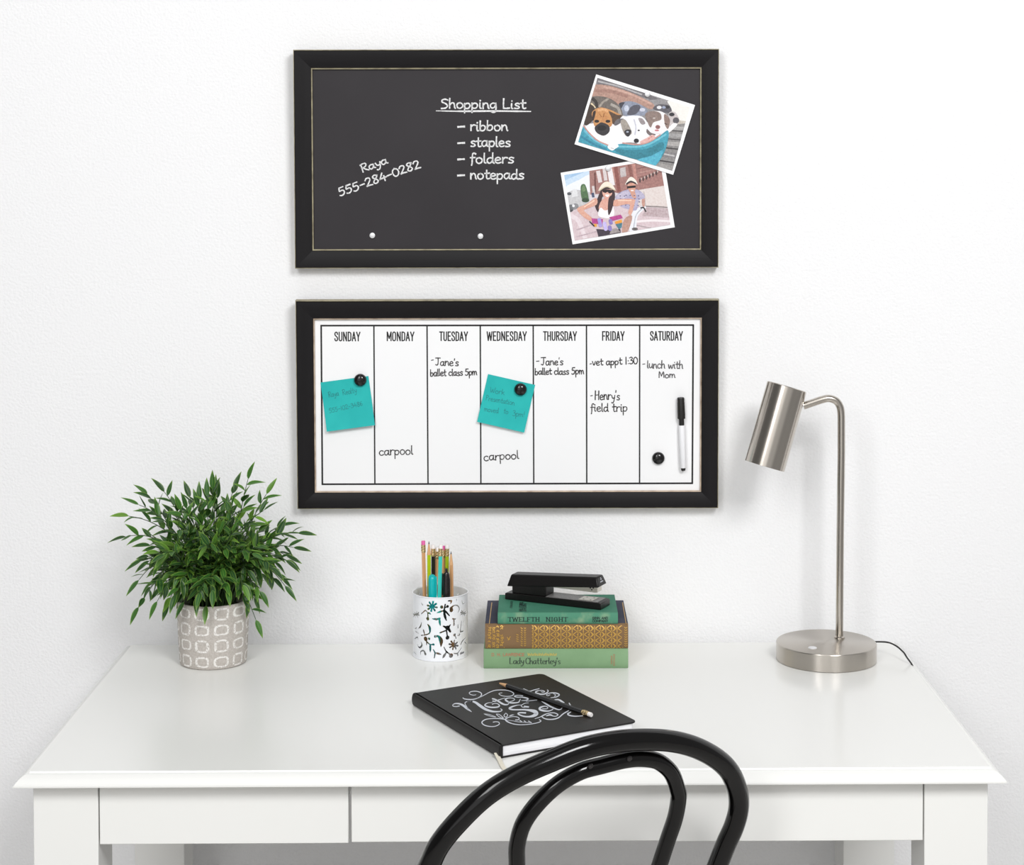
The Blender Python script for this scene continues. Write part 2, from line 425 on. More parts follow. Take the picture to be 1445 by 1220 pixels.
class Board:
    def __init__(s, name, tilt, corners, inner, zref, label, M_edge):
        t = radians(tilt)
        s.u = Vector((1, 0, 0)); s.v = Vector((0, -sin(t), cos(t))); s.n = Vector((0, -cos(t), -sin(t)))
        Rm = Matrix((s.u, s.v, s.n)).transposed()
        o = PY(700, zref, -.004); o.x = 0; s.o = o
        s.root = root(name, o, Rm, label, 'board'); s.I = ROOTM[s.root.name].inverted()
        def rect(c, w):
            q = [s.loc(x, y, w) for x, y in c]        # TL TR BR BL
            return ((q[0].x + q[3].x) / 2, (q[1].x + q[2].x) / 2, (q[2].y + q[3].y) / 2, (q[0].y + q[1].y) / 2)
        x0, x1, y0, y1 = rect(corners, .019); a0, a1, b0, b1 = rect(inner, .014)
        s.out = (x0, x1, y0, y1); s.inn = (a0, a1, b0, b1)
        def ring(pr, i):                               # pr: list of (fraction outer->inner, w)
            r = []
            for fr, w in pr:
                X0, X1, Y0, Y1 = x0 + (a0 - x0) * fr, x1 + (a1 - x1) * fr, y0 + (b0 - y0) * fr, y1 + (b1 - y1) * fr
                c = [(X0, Y0, w), (X1, Y0, w), (X1, Y1, w), (X0, Y1, w)]
                r.append((c[i], c[(i + 1) % 4]))
            return r
        for i in range(4):
            bm = nb(); rr = ring([(.05, 0), (.05, .017), (.09, .0205), (.3, .0205), (.92, .0145), (.95, .006), (.95, 0)], i)
            A = [bm.verts.new(p[0]) for p in rr]; B = [bm.verts.new(p[1]) for p in rr]; n = len(rr)
            for k in range(n): bm.faces.new((A[k], B[k], B[(k + 1) % n], A[(k + 1) % n]))
            bm.faces.new(A); bm.faces.new(B[::-1])
            obj('frame_rail', bm, M_rail if i % 2 == 0 else M_rail_v, s.root, ang=20)
        for nm, pr, mm in (('outer_edge', [(.045, 0), (0, 0), (0, .015), (.02, .0185), (.045, .0185)], M_gilt), ('inner_lip', [(.955, .004), (.93, .0135), (.95, .0150), (1, .0140), (1.005, .004)], M_edge)):
            bm = nb()
            for i in range(4):
                rr = ring(pr, i); A = [bm.verts.new(p[0]) for p in rr]; B = [bm.verts.new(p[1]) for p in rr]; n = len(rr)
                for k in range(n): bm.faces.new((A[k], B[k], B[(k + 1) % n], A[(k + 1) % n]))
            bmesh.ops.remove_doubles(bm, verts=bm.verts[:], dist=1e-6)
            obj(nm, bm, mm, s.root, ang=20)
    def loc(s, x, y, w): return s.I @ s.at(x, y, w)
    def at(s, x, y, w): return P(x, y, s.o + s.n * w, s.n)
    def panel(s, name, m, w=.010):
        bm = nb(); a0, a1, b0, b1 = s.inn; box(bm, a0 - .003, a1 + .003, b0 - .003, b1 + .003, .003, w)
        return obj(name, bm, m, s.root)
    def pen(s, w=.01035): return Pen(lambda x, y: s.at(x, y, w))

rnd = random.Random(4)
cb = Board('chalkboard', 1.5, [(413.5, 69.5), (1015.5, 69), (1014, 378), (415.5, 379)], [(441, 97.5), (988.5, 97), (987.5, 351), (442, 351.5)], 379,
           'black framed magnetic chalkboard with chalk shopping list, upper of two boards', M_gilt)
cb.panel('slate_panel', M_slate)
p = cb.pen()
CW = 2.0
write(p, 'Shopping List', (621.6, 153), (742.7, 153), 13.6, CW, rnd=rnd, jit=.25)
p.stroke([(615.5, 156.3), (650, 156.9), (700, 156.6), (748.8, 157.2)], [1, 2, 2.2, 1.8], rnd=rnd)
for s_, x0, x1, yb_, yd in (('ribbon', 663.4, 717.5, 184.2, 178.7), ('staples', 663.6, 720.8, 206.9, 201.7), ('folders', 663.4, 725.8, 230.1, 224.6), ('notepads', 663.4, 740, 252.6, 247.3)):
    write(p, s_, (x0, yb_), (x1, yb_), 14.2, CW, rnd=rnd, jit=.25)
    p.stroke([(646.3, yd + .3), (650.5, yd), (655, yd - .2)], 2.6, rnd=rnd)
p.build('shopping_list_writing', M_chalk, cb.root); p = cb.pen()
write(p, 'Raya', (511, 243), (548, 229.8), 11, 1.8, rnd=rnd, jit=.25)
write(p, '555-284-0282', (479.5, 277.2), (594.5, 236), 11.6, 1.9, rnd=rnd, jit=.3)
p.build('phone_number_writing', M_chalk, cb.root)

wbd = Board('weekly_whiteboard', 2.2, [(416, 424), (1016, 422.5), (1013, 717), (419.5, 718.5)], [(443.5, 451), (989.5, 450), (987, 692.5), (446, 693)], 718,
            'black framed whiteboard printed with seven day columns, lower of two boards', M_gilt2)
wbd.panel('white_panel', M_wb)
p = wbd.pen(.0102)
p.stroke([(453.2, 459.3), (978.3, 458.5), (976.9, 681.6), (454.9, 683), (453.2, 459.3)], 2.4, smooth=False)
for a, b in ((527.6, 529), (602.6, 604), (677.7, 678.6), (752.4, 753.2), (827.6, 828), (902.7, 902.5)):
    p.stroke([(a, 459), (b, 682.3)], 2.0, smooth=False)
for s_, x0, x1, y_ in (('SUNDAY', 472, 508.2, 480.7), ('MONDAY', 545.8, 584.4, 480.5), ('TUESDAY', 620.2, 660, 480.3), ('WEDNESDAY', 687.2, 743, 480.1), ('THURSDAY', 766.7, 813.7, 480), ('FRIDAY', 849.7, 881, 479.9), ('SATURDAY', 917.5, 963.3, 479.8)):
    write(p, s_, (x0, y_), (x1, y_), 12.1, 1.65, font=CAPS, track=.75)
p.build('calendar_print', M_print, wbd.root)
rnd = random.Random(9)
def hw(pen, s_, p0, p1, cap, w=1.4): write(pen, s_, p0, p1, cap, w, rnd=rnd, jit=.35)
def entry(m, dash, *lines):
    pn = wbd.pen(.0104)
    for t_, p0, p1, cap in lines: hw(pn, t_, p0, p1, cap)
    if dash: pn.stroke(dash, 1.2)
    pn.build('marker_writing', m, wbd.root)
entry(M_ink, [(608.9, 508.2), (611.4, 507.6)], ("Jane's", (614, 515.3), (647.5, 516), 10.6), ('ballet class 5pm', (607.2, 530.6), (673.5, 529), 9.6))
entry(M_ink, [(757, 509.6), (760.6, 509.2)], ("Jane's", (763.2, 514.9), (795, 515), 10.4), ('ballet class 5pm', (754.8, 528.6), (824.4, 527.6), 9.4))
entry(M_ink, [(832.6, 513.4), (834.6, 512.9)], ('vet appt 1:30', (835.7, 515.6), (900.4, 513), 9.8))
entry(M_ink2, [(907, 513.8), (910, 513.3)], ('lunch with', (913, 519), (964.2, 520.2), 10.6), ('Mom', (929.3, 532.6), (953.4, 532.8), 8.8))
entry(M_ink, [(833.6, 558.3), (836, 557.8)], ("Henry's", (839.2, 563.6), (875, 563.8), 12), ('field trip', (833.2, 580.4), (886, 580), 11.6))
entry(M_ink, None, ('carpool', (535, 642), (583.4, 641), 12))
entry(M_ink, None, ('carpool', (682.7, 649.8), (733, 647), 12))

# ------------------------------------------------------------------ magnets, marker
M_blackgloss = mat('black_gloss_plastic', (16, 15, 16), .16, spec=.5)
M_silver = mat('silver_magnet_metal', (232, 232, 234), .4, metal=.4)
def magnet(b, x, y, w, r, prof, m, label, group, name):
    M = Matrix.Translation(b.at(x, y, w)) @ ROOTM[b.root.name].to_3x3().to_4x4()
    bm = nb(); lathe(bm, [(a * r, z * r) for a, z in prof], 32)
    return single(name, bm, m, M, label, 'magnet', group, ang=50)
disc = [(0, 0), (.95, 0), (1, .06), (1, .45), (.88, .58), (0, .62)]
dome = [(0, 0), (.93, 0), (1, .08), (1, .2), (.96, .38), (.84, .56), (.62, .7), (.34, .78), (0, .81)]
g = 'small silver magnets on the chalkboard'
magnet(cb, 525.5, 332, .0101, .0046, disc, M_silver, 'small silver disc magnet at lower left of chalkboard, below phone number', g, 'disc_magnet')
magnet(cb, 678, 333, .0101, .0046, disc, M_silver, 'small silver disc magnet at lower middle of chalkboard, holding nothing', g, 'disc_magnet')
g = 'black dome magnets on the whiteboard'

# ------------------------------------------------------------------ sticky notes
M_teal = mat('teal_note_paper', (48, 184, 180), .75, spec=.2, var=(25, (42, 174, 172), .35, .7, None))
M_pencil_ink = mat('faint_note_ink', (28, 120, 122), .7)
def note(cs, w0, lift, label, lines):
    """four photograph corners TL TR BR BL on the whiteboard; bottom edge curls away by lift"""
    q = [wbd.loc(x, y, w0) for x, y in cs]
    o = (q[0] + q[1] + q[2] + q[3]) / 4
    up = ((q[0] + q[1]) / 2 - (q[2] + q[3]) / 2); h = up.length; up.normalize(); rt = Vector((up.y, -up.x, 0)); wd = ((q[1] - q[0]).length + (q[2] - q[3]).length) / 2
    BM = ROOTM[wbd.root.name]
    Rm = BM.to_3x3() @ Matrix((rt, up, Vector((0, 0, 1)))).transposed()
    r = root('sticky_note', BM @ o, Rm, label, 'note', 'teal sticky notes on the whiteboard'); I = ROOTM[r.name].inverted()
    cv = lambda x, y: .0003 + lift * max(0, (h / 2 - y) / h - .15) ** 2
    bm = nb(); n = 12; T = []
    for off in (0, .00025):
        T.append([[bm.verts.new((wd * (i / n - .5), h * (j / n - .5), cv(wd * (i / n - .5), h * (j / n - .5)) + off)) for i in range(n + 1)] for j in range(n + 1)])
    for g_, fl in ((T[0], 1), (T[1], 0)):
        for j in range(n):
            for i in range(n): bm.faces.new((g_[j][i], g_[j][i + 1], g_[j + 1][i + 1], g_[j + 1][i]))
    for j in range(n):
        for i_, jj in ((0, 0), (n, 0)): bm.faces.new((T[0][j][i_], T[0][j + 1][i_], T[1][j + 1][i_], T[1][j][i_]))
        for j_ in (0, n): bm.faces.new((T[0][j_][j], T[0][j_][j + 1], T[1][j_][j + 1], T[1][j_][j]))
    obj('paper', bm, M_teal, r)
    def place(x, y):
        l = I @ wbd.at(x, y, w0 + .002); l.z = cv(l.x, l.y) + .00042; return ROOTM[r.name] @ l
    pn = Pen(place)
    for s_, a, b, cap in lines: write(pn, s_, a, b, cap, .62, rnd=rnd, jit=.3)
    pn.build('handwriting', M_pencil_ink, r)
Z1 = lambda x, y: (445 + x / 12.844, 520 + y / 12.844)
Z2 = lambda x, y: (670 + x / 12.844, 520 + y / 12.844)
note([Z1(95, 262), Z1(960, 120), Z1(1085, 990), Z1(220, 1138)], .0104, .012, 'teal sticky note in Sunday column with name and phone number',
     [('Raya', Z1(240, 520), Z1(430, 490), 7.5), ('Realty', Z1(495, 480), Z1(755, 435), 7.8), ('555-102-3486', Z1(255, 800), Z1(865, 665), 6.2)])
note([Z2(240, 100), Z2(1095, 290), Z2(895, 1150), Z2(45, 945)], .0104, .008, 'teal sticky note across Wednesday column about a moved work presentation',
     [('Work', Z2(268, 432), Z2(540, 478), 7.8), ('Presentation', Z2(195, 570), Z2(720, 665), 7.2), ('moved', Z2(165, 765), Z2(430, 805), 7.2), ('to', Z2(515, 800), Z2(605, 822), 7), ('3pm!', Z2(680, 850), Z2(905, 875), 7.6)])
magnet(wbd, 508.5, 535.8, .0112, .0101, dome, M_blackgloss, 'black dome magnet holding teal note in Sunday column', g, 'dome_magnet')
magnet(wbd, 734.5, 549, .0112, .0101, dome, M_blackgloss, 'black dome magnet holding teal note in Wednesday column', g, 'dome_magnet')
magnet(wbd, 929, 646, .0102, .0101, dome, M_blackgloss, 'black dome magnet alone on whiteboard beside the marker', g, 'dome_magnet')

M_wplastic = mat('white_plastic', (240, 240, 243), .3)
M_bplastic = mat('black_plastic', (24, 23, 22), .45)
a = wbd.at(959.6 + 1.0, 560.8, .0165); b = wbd.at(964.2, 663.7, .0165)
r = root('dry_erase_marker', b, axis_rot(a - b), 'white dry erase marker with black cap clinging upright to whiteboard', 'marker'); L = (a - b).length
pl = L / 103.2
bm = nb(); lathe(bm, [(0, 4 * pl), (4.2 * pl, 4 * pl), (4.6 * pl, 4.6 * pl), (4.6 * pl, 63 * pl), (4.2 * pl, 64.3 * pl), (0, 64.3 * pl)], 28); obj('barrel', bm, M_wplastic, r)
bm = nb(); lathe(bm, [(0, 0), (2.7 * pl, 0), (3 * pl, .5 * pl), (3.5 * pl, 4.2 * pl), (0, 4.2 * pl)], 24); obj('end_plug', bm, M_bplastic, r)
bm = nb(); lathe(bm, [(0, 64 * pl), (3.7 * pl, 64 * pl), (3.7 * pl, 73.5 * pl), (5.4 * pl, 73.7 * pl), (5.5 * pl, 75 * pl), (5.2 * pl, 96 * pl), (5.0 * pl, 97 * pl), (5.0 * pl, 102 * pl), (4.6 * pl, L), (0, L)], 28); cp = obj('cap', bm, M_bplastic, r)

# ------------------------------------------------------------------ snapshots on the chalkboard
M_paper = mat('photo_paper', (244, 244, 245), .35)
pm = N('printed_picture'); at = pm.new('ShaderNodeVertexColor'); at.layer_name = 'ink'; pmx = pm.new('ShaderNodeMix'); pmx.data_type = 'RGBA'; pmx.blend_type = 'OVERLAY'; pmx.inputs['Factor'].default_value = .55
pm.link(at.outputs[0], pmx.inputs['A']); pm.link(pm.mix(pm.noise(320, 5, rough=.75), (70, 70, 70), (215, 215, 215), .25, .75), pmx.inputs['B']); pm.link(pmx.outputs['Result'], pm.b.inputs['Base Color']); pm.b.inputs['Roughness'].default_value = .35
M_pict = pm.m
def clip(poly, quad):
    out = poly
    for i in range(4):
        a, b = quad[i], quad[(i + 1) % 4]; inp = out; out = []
        ins = lambda p_: (b[0] - a[0]) * (p_[1] - a[1]) - (b[1] - a[1]) * (p_[0] - a[0]) >= 0
        for k in range(len(inp)):
            p_, q_ = inp[k - 1], inp[k]
            if ins(p_) != ins(q_):
                d1 = (b[0] - a[0]) * (p_[1] - a[1]) - (b[1] - a[1]) * (p_[0] - a[0]); d2 = (b[0] - a[0]) * (q_[1] - a[1]) - (b[1] - a[1]) * (q_[0] - a[0])
                t = d1 / (d1 - d2); out.append((p_[0] + (q_[0] - p_[0]) * t, p_[1] + (q_[1] - p_[1]) * t))
            if ins(q_): out.append(q_)
        if not out: return []
    return out
def snapshot(outer, inner, w, Z, art, label):
    BM = ROOTM[cb.root.name]
    q = [cb.loc(*Z(*c), w) for c in outer]; o = (q[0] + q[1] + q[2] + q[3]) / 4
    rt = ((q[1] + q[2]) / 2 - (q[0] + q[3]) / 2); wd = rt.length; rt.normalize(); up = Vector((-rt.y, rt.x, 0)); h = ((q[0] + q[1]) / 2 - (q[2] + q[3]) / 2).dot(up)
    r = root('snapshot', BM @ o, BM.to_3x3() @ Matrix((rt, up, Vector((0, 0, 1)))).transposed(), label, 'photo', 'snapshots pinned to the chalkboard')
    bm = nb(); box(bm, -wd / 2, wd / 2, -h / 2, h / 2, 0, .0004); obj('print_paper', bm, M_paper, r)
    V = []; F = []; C = []; z = .00048
    I = ROOTM[r.name].inverted()
    for it in art:
        kind, c = it[0], it[1]
        if kind == 'fill': polys = [inner]
        elif kind == 'p': polys = [[tuple(v) for v in spline(it[2], 4, True)]]
        elif kind == 'q': polys = [it[2]]
        elif kind == 'e':
            cx, cy, rx, ry = it[2]; polys = [[(cx + rx * cos(k * pi / 8), cy + ry * sin(k * pi / 8)) for k in range(16)]]
        else:                                            # 's' stroke
            pn = Pen(lambda x, y: Vector((x, y, 0))); pn.stroke(it[2], it[3]); polys = [[(pn.V[i].x, pn.V[i].y) for i in f] for f in pn.F]
        for pg in polys:
            pg = clip(list(pg), inner)
            if len(pg) < 3: continue
            b_ = len(V)
            for x, y in pg:
                l = I @ cb.at(*Z(x, y), w + .0004); V.append((l.x, l.y, z))
            F.append(list(range(b_, len(V)))); C.append(lin(c))
        z += .000012
    bm = nb(); lay = bm.loops.layers.float_color.new('ink')
    for f, c in zip(F, C):
        fc = bm.faces.new([bm.verts.new(V[i]) for i in f]); fc.normal_update()
        if fc.normal.z < 0: fc.normal_flip()
        for l in fc.loops: l[lay] = c
    bmesh.ops.triangulate(bm, faces=[f for f in bm.faces if len(f.verts) > 4])
    me = bpy.data.meshes.new('picture'); bm.to_mesh(me); bm.free(); me.materials.append(M_pict)
    o = bpy.data.objects.new('picture', me); COL.objects.link(o); o.parent = r
    return r
ZA = lambda x, y: (800 + x / 7.605, 95 + y / 7.605)
ZB = lambda x, y: (785 + x / 8.257, 220 + y / 8.257)
gr = lambda v, d=0: (v, v - d, v)
art1 = [('fill', (158, 155, 157)),
 ('q', (120, 116, 120), [(325, 110), (560, 190), (820, 270), (1000, 340), (900, 350), (600, 240), (320, 180)]),
 ('s', (185, 182, 184), [(340, 150), (560, 205), (800, 290)], 18),
 ('p', (238, 236, 232), [(1080, 360), (1200, 380), (1330, 420), (1270, 600), (1180, 590), (1130, 480), (1110, 420)]),
 ('q', (205, 198, 190), [(1150, 560), (1290, 580), (1270, 640), (1100, 640)]),
 ('q', (150, 147, 146), [(1080, 620), (1290, 600), (1130, 1120), (920, 1050), (1000, 900)]),
 ('s', (186, 183, 182), [(1110, 650), (1270, 655)], 34), ('s', (70, 66, 68), [(1105, 678), (1260, 688)], 10),
 ('s', (172, 170, 170), [(1090, 725), (1240, 735)], 40), ('s', (78, 74, 76), [(1080, 766), (1240, 780)], 10),
 ('s', (182, 178, 176), [(1060, 815), (1220, 825)], 44), ('s', (70, 66, 68), [(1050, 862), (1210, 880)], 14),
 ('s', (140, 136, 138), [(1030, 930), (1190, 950)], 60), ('s', (200, 198, 198), [(1050, 930), (1150, 950)], 16), ('s', (66, 62, 66), [(1000, 1000), (1170, 1026)], 14),
 ('s', (168, 164, 162), [(960, 1040), (1140, 1080)], 44),
 ('p', (188, 150, 136), [(290, 195), (420, 190), (560, 225), (700, 275), (830, 335), (935, 400), (900, 450), (760, 390), (600, 375), (540, 395), (420, 335), (260, 320)]),
 ('s', (172, 132, 120), [(320, 250), (480, 260), (640, 310)], 34), ('s', (206, 172, 158), [(400, 210), (560, 245), (740, 310), (900, 390)], 20),
 ('p', (243, 240, 242), [(190, 600), (290, 600), (600, 520), (900, 600), (1080, 660), (980, 760), (840, 815), (640, 805), (500, 855), (370, 815), (240, 705)]),
 ('p', (118, 110, 104), [(255, 320), (400, 315), (520, 370), (600, 470), (590, 530), (520, 560), (460, 470), (300, 445), (230, 420)]),
 ('s', (60, 54, 52), [(280, 340), (310, 370), (320, 420)], 34), ('s', (170, 160, 150), [(350, 420), (390, 370), (440, 340)], 22), ('s', (176, 168, 160), [(480, 400), (550, 440), (575, 520)], 30), ('s', (226, 210, 180), [(265, 390), (300, 430)], 18),
 ('p', (150, 157, 176), [(560, 390), (660, 362), (760, 385), (850, 440), (860, 500), (780, 520), (620, 520), (590, 460)]),
 ('p', (92, 92, 104), [(690, 420), (760, 400), (790, 430), (740, 500), (650, 510), (660, 470)]), ('p', (70, 70, 80), [(560, 385), (620, 375), (600, 410), (580, 440)]), ('e', (205, 210, 224), (640, 440, 26, 34)), ('e', (210, 212, 224), (810, 455, 30, 20)),
 ('p', (72, 58, 50), [(240, 400), (300, 440), (280, 560), (215, 622), (185, 600), (215, 500)]),
 ('p', (206, 152, 98), [(270, 480), (350, 430), (450, 450), (540, 490), (580, 520), (500, 580), (460, 640), (310, 640), (280, 560)]),
 ('s', (226, 180, 128), [(340, 460), (400, 450), (430, 470)], 26), ('s', (168, 112, 66), [(350, 500), (370, 530)], 10), ('s', (168, 112, 66), [(400, 495), (390, 530)], 10),
 ('p', (96, 74, 60), [(450, 470), (540, 510), (590, 515), (530, 600), (490, 605), (480, 540)]), ('p', (60, 48, 44), [(280, 480), (310, 470), (290, 560), (272, 560)]),
 ('p', (60, 57, 60), [(300, 640), (340, 605), (375, 590), (450, 625), (455, 690), (400, 732), (340, 715), (305, 680)]), ('e', (36, 34, 36), (375, 650, 50, 30)),
 ('e', (48, 40, 40), (320, 578, 26, 16)), ('e', (48, 40, 40), (440, 578, 26, 16)),
 ('p', (241, 241, 245), [(560, 570), (640, 525), (780, 520), (850, 570), (880, 660), (860, 760), (800, 825), (720, 800), (640, 730), (590, 660)]),
 ('p', (112, 108, 112), [(505, 605), (540, 558), (610, 552), (570, 600), (520, 625)]), ('p', (172, 163, 154), [(575, 580), (625, 560), (680, 650), (695, 710), (640, 738), (600, 680)]),
 ('p', (58, 55, 60), [(615, 690), (650, 665), (690, 680), (670, 735), (640, 738)]), ('e', (190, 196, 208), (650, 692, 14, 9)), ('p', (166, 156, 158), [(765, 548), (810, 550), (842, 600), (800, 612)]), ('s', (205, 205, 215), [(720, 560), (740, 640), (730, 720)], 14), ('e', (62, 58, 62), (770, 676, 12, 9)), ('e', (46, 43, 48), (745, 787, 28, 24)),
 ('p', (100, 97, 104), [(925, 440), (980, 398), (1090, 408), (1125, 460), (1100, 490), (1000, 475)]), ('e', (225, 225, 228), (990, 430, 26, 18)), ('e', (60, 58, 64), (1080, 425, 26, 18)), ('e', (170, 180, 200), (1040, 430, 20, 14)),
 ('p', (205, 198, 198), [(1095, 490), (1160, 480), (1205, 560), (1190, 605), (1130, 640), (1095, 600)]), ('e', (52, 50, 56), (1125, 505, 30, 20)), ('e', (96, 92, 98), (1170, 570, 34, 34)), ('p', (243, 241, 241), [(1085, 660), (1140, 600), (1185, 615), (1095, 700)]),
 ('p', (240, 236, 237), [(900, 485), (1000, 470), (1080, 520), (1105, 600), (1080, 680), (1000, 712), (920, 690), (880, 600)]),
 ('p', (150, 131, 124), [(840, 500), (920, 468), (1000, 490), (1010, 560), (930, 590), (900, 645), (870, 600)]), ('p', (152, 128, 120), [(1045, 500), (1105, 560), (1085, 660), (1050, 610)]), ('p', (124, 112, 112), [(860, 660), (900, 700), (955, 720), (900, 735), (855, 700)]), ('e', (205, 196, 192), (935, 545, 16, 8)),
 ('e', (156, 104, 104), (975, 640, 26, 22)), ('e', (205, 130, 140), (965, 676, 24, 10)), ('s', (90, 70, 66), [(1050, 600), (1072, 612)], 10),
 ('p', (74, 166, 188), [(160, 620), (230, 705), (320, 780), (450, 832), (640, 815), (760, 835), (880, 800), (1000, 730), (1080, 675), (1090, 750), (1050, 900), (960, 1045), (900, 1045), (740, 985), (420, 900), (110, 800)]),
 ('p', (58, 138, 156), [(500, 865), (640, 885), (860, 872), (1020, 800), (1030, 880), (900, 955), (740, 985), (560, 925)]), ('p', (92, 186, 206), [(760, 992), (900, 950), (1030, 890), (960, 1045), (900, 1045)]), ('s', (120, 200, 214), [(560, 850), (760, 850), (900, 815), (1060, 720)], 20), ('s', (120, 196, 212), [(190, 680), (300, 780), (420, 840)], 24),
 ('s', (58, 140, 168), [(150, 740), (280, 820), (420, 880)], 22), ('s', (204, 158, 150), [(172, 620), (240, 705), (330, 785), (440, 835)], 14), ('s', (204, 158, 150), [(600, 812), (760, 828), (880, 800), (1000, 725)], 14),
 ('p', (228, 190, 184), [(785, 795), (860, 755), (920, 722), (945, 760), (860, 802), (800, 818)]), ('e', (205, 140, 138), (880, 765, 10, 7)), ('e', (205, 140, 138), (905, 745, 10, 7)), ('p', (246, 244, 246), [(435, 850), (500, 800), (555, 842), (520, 872), (480, 892)]), ('s', (150, 140, 142), [(470, 865), (500, 870)], 5)]
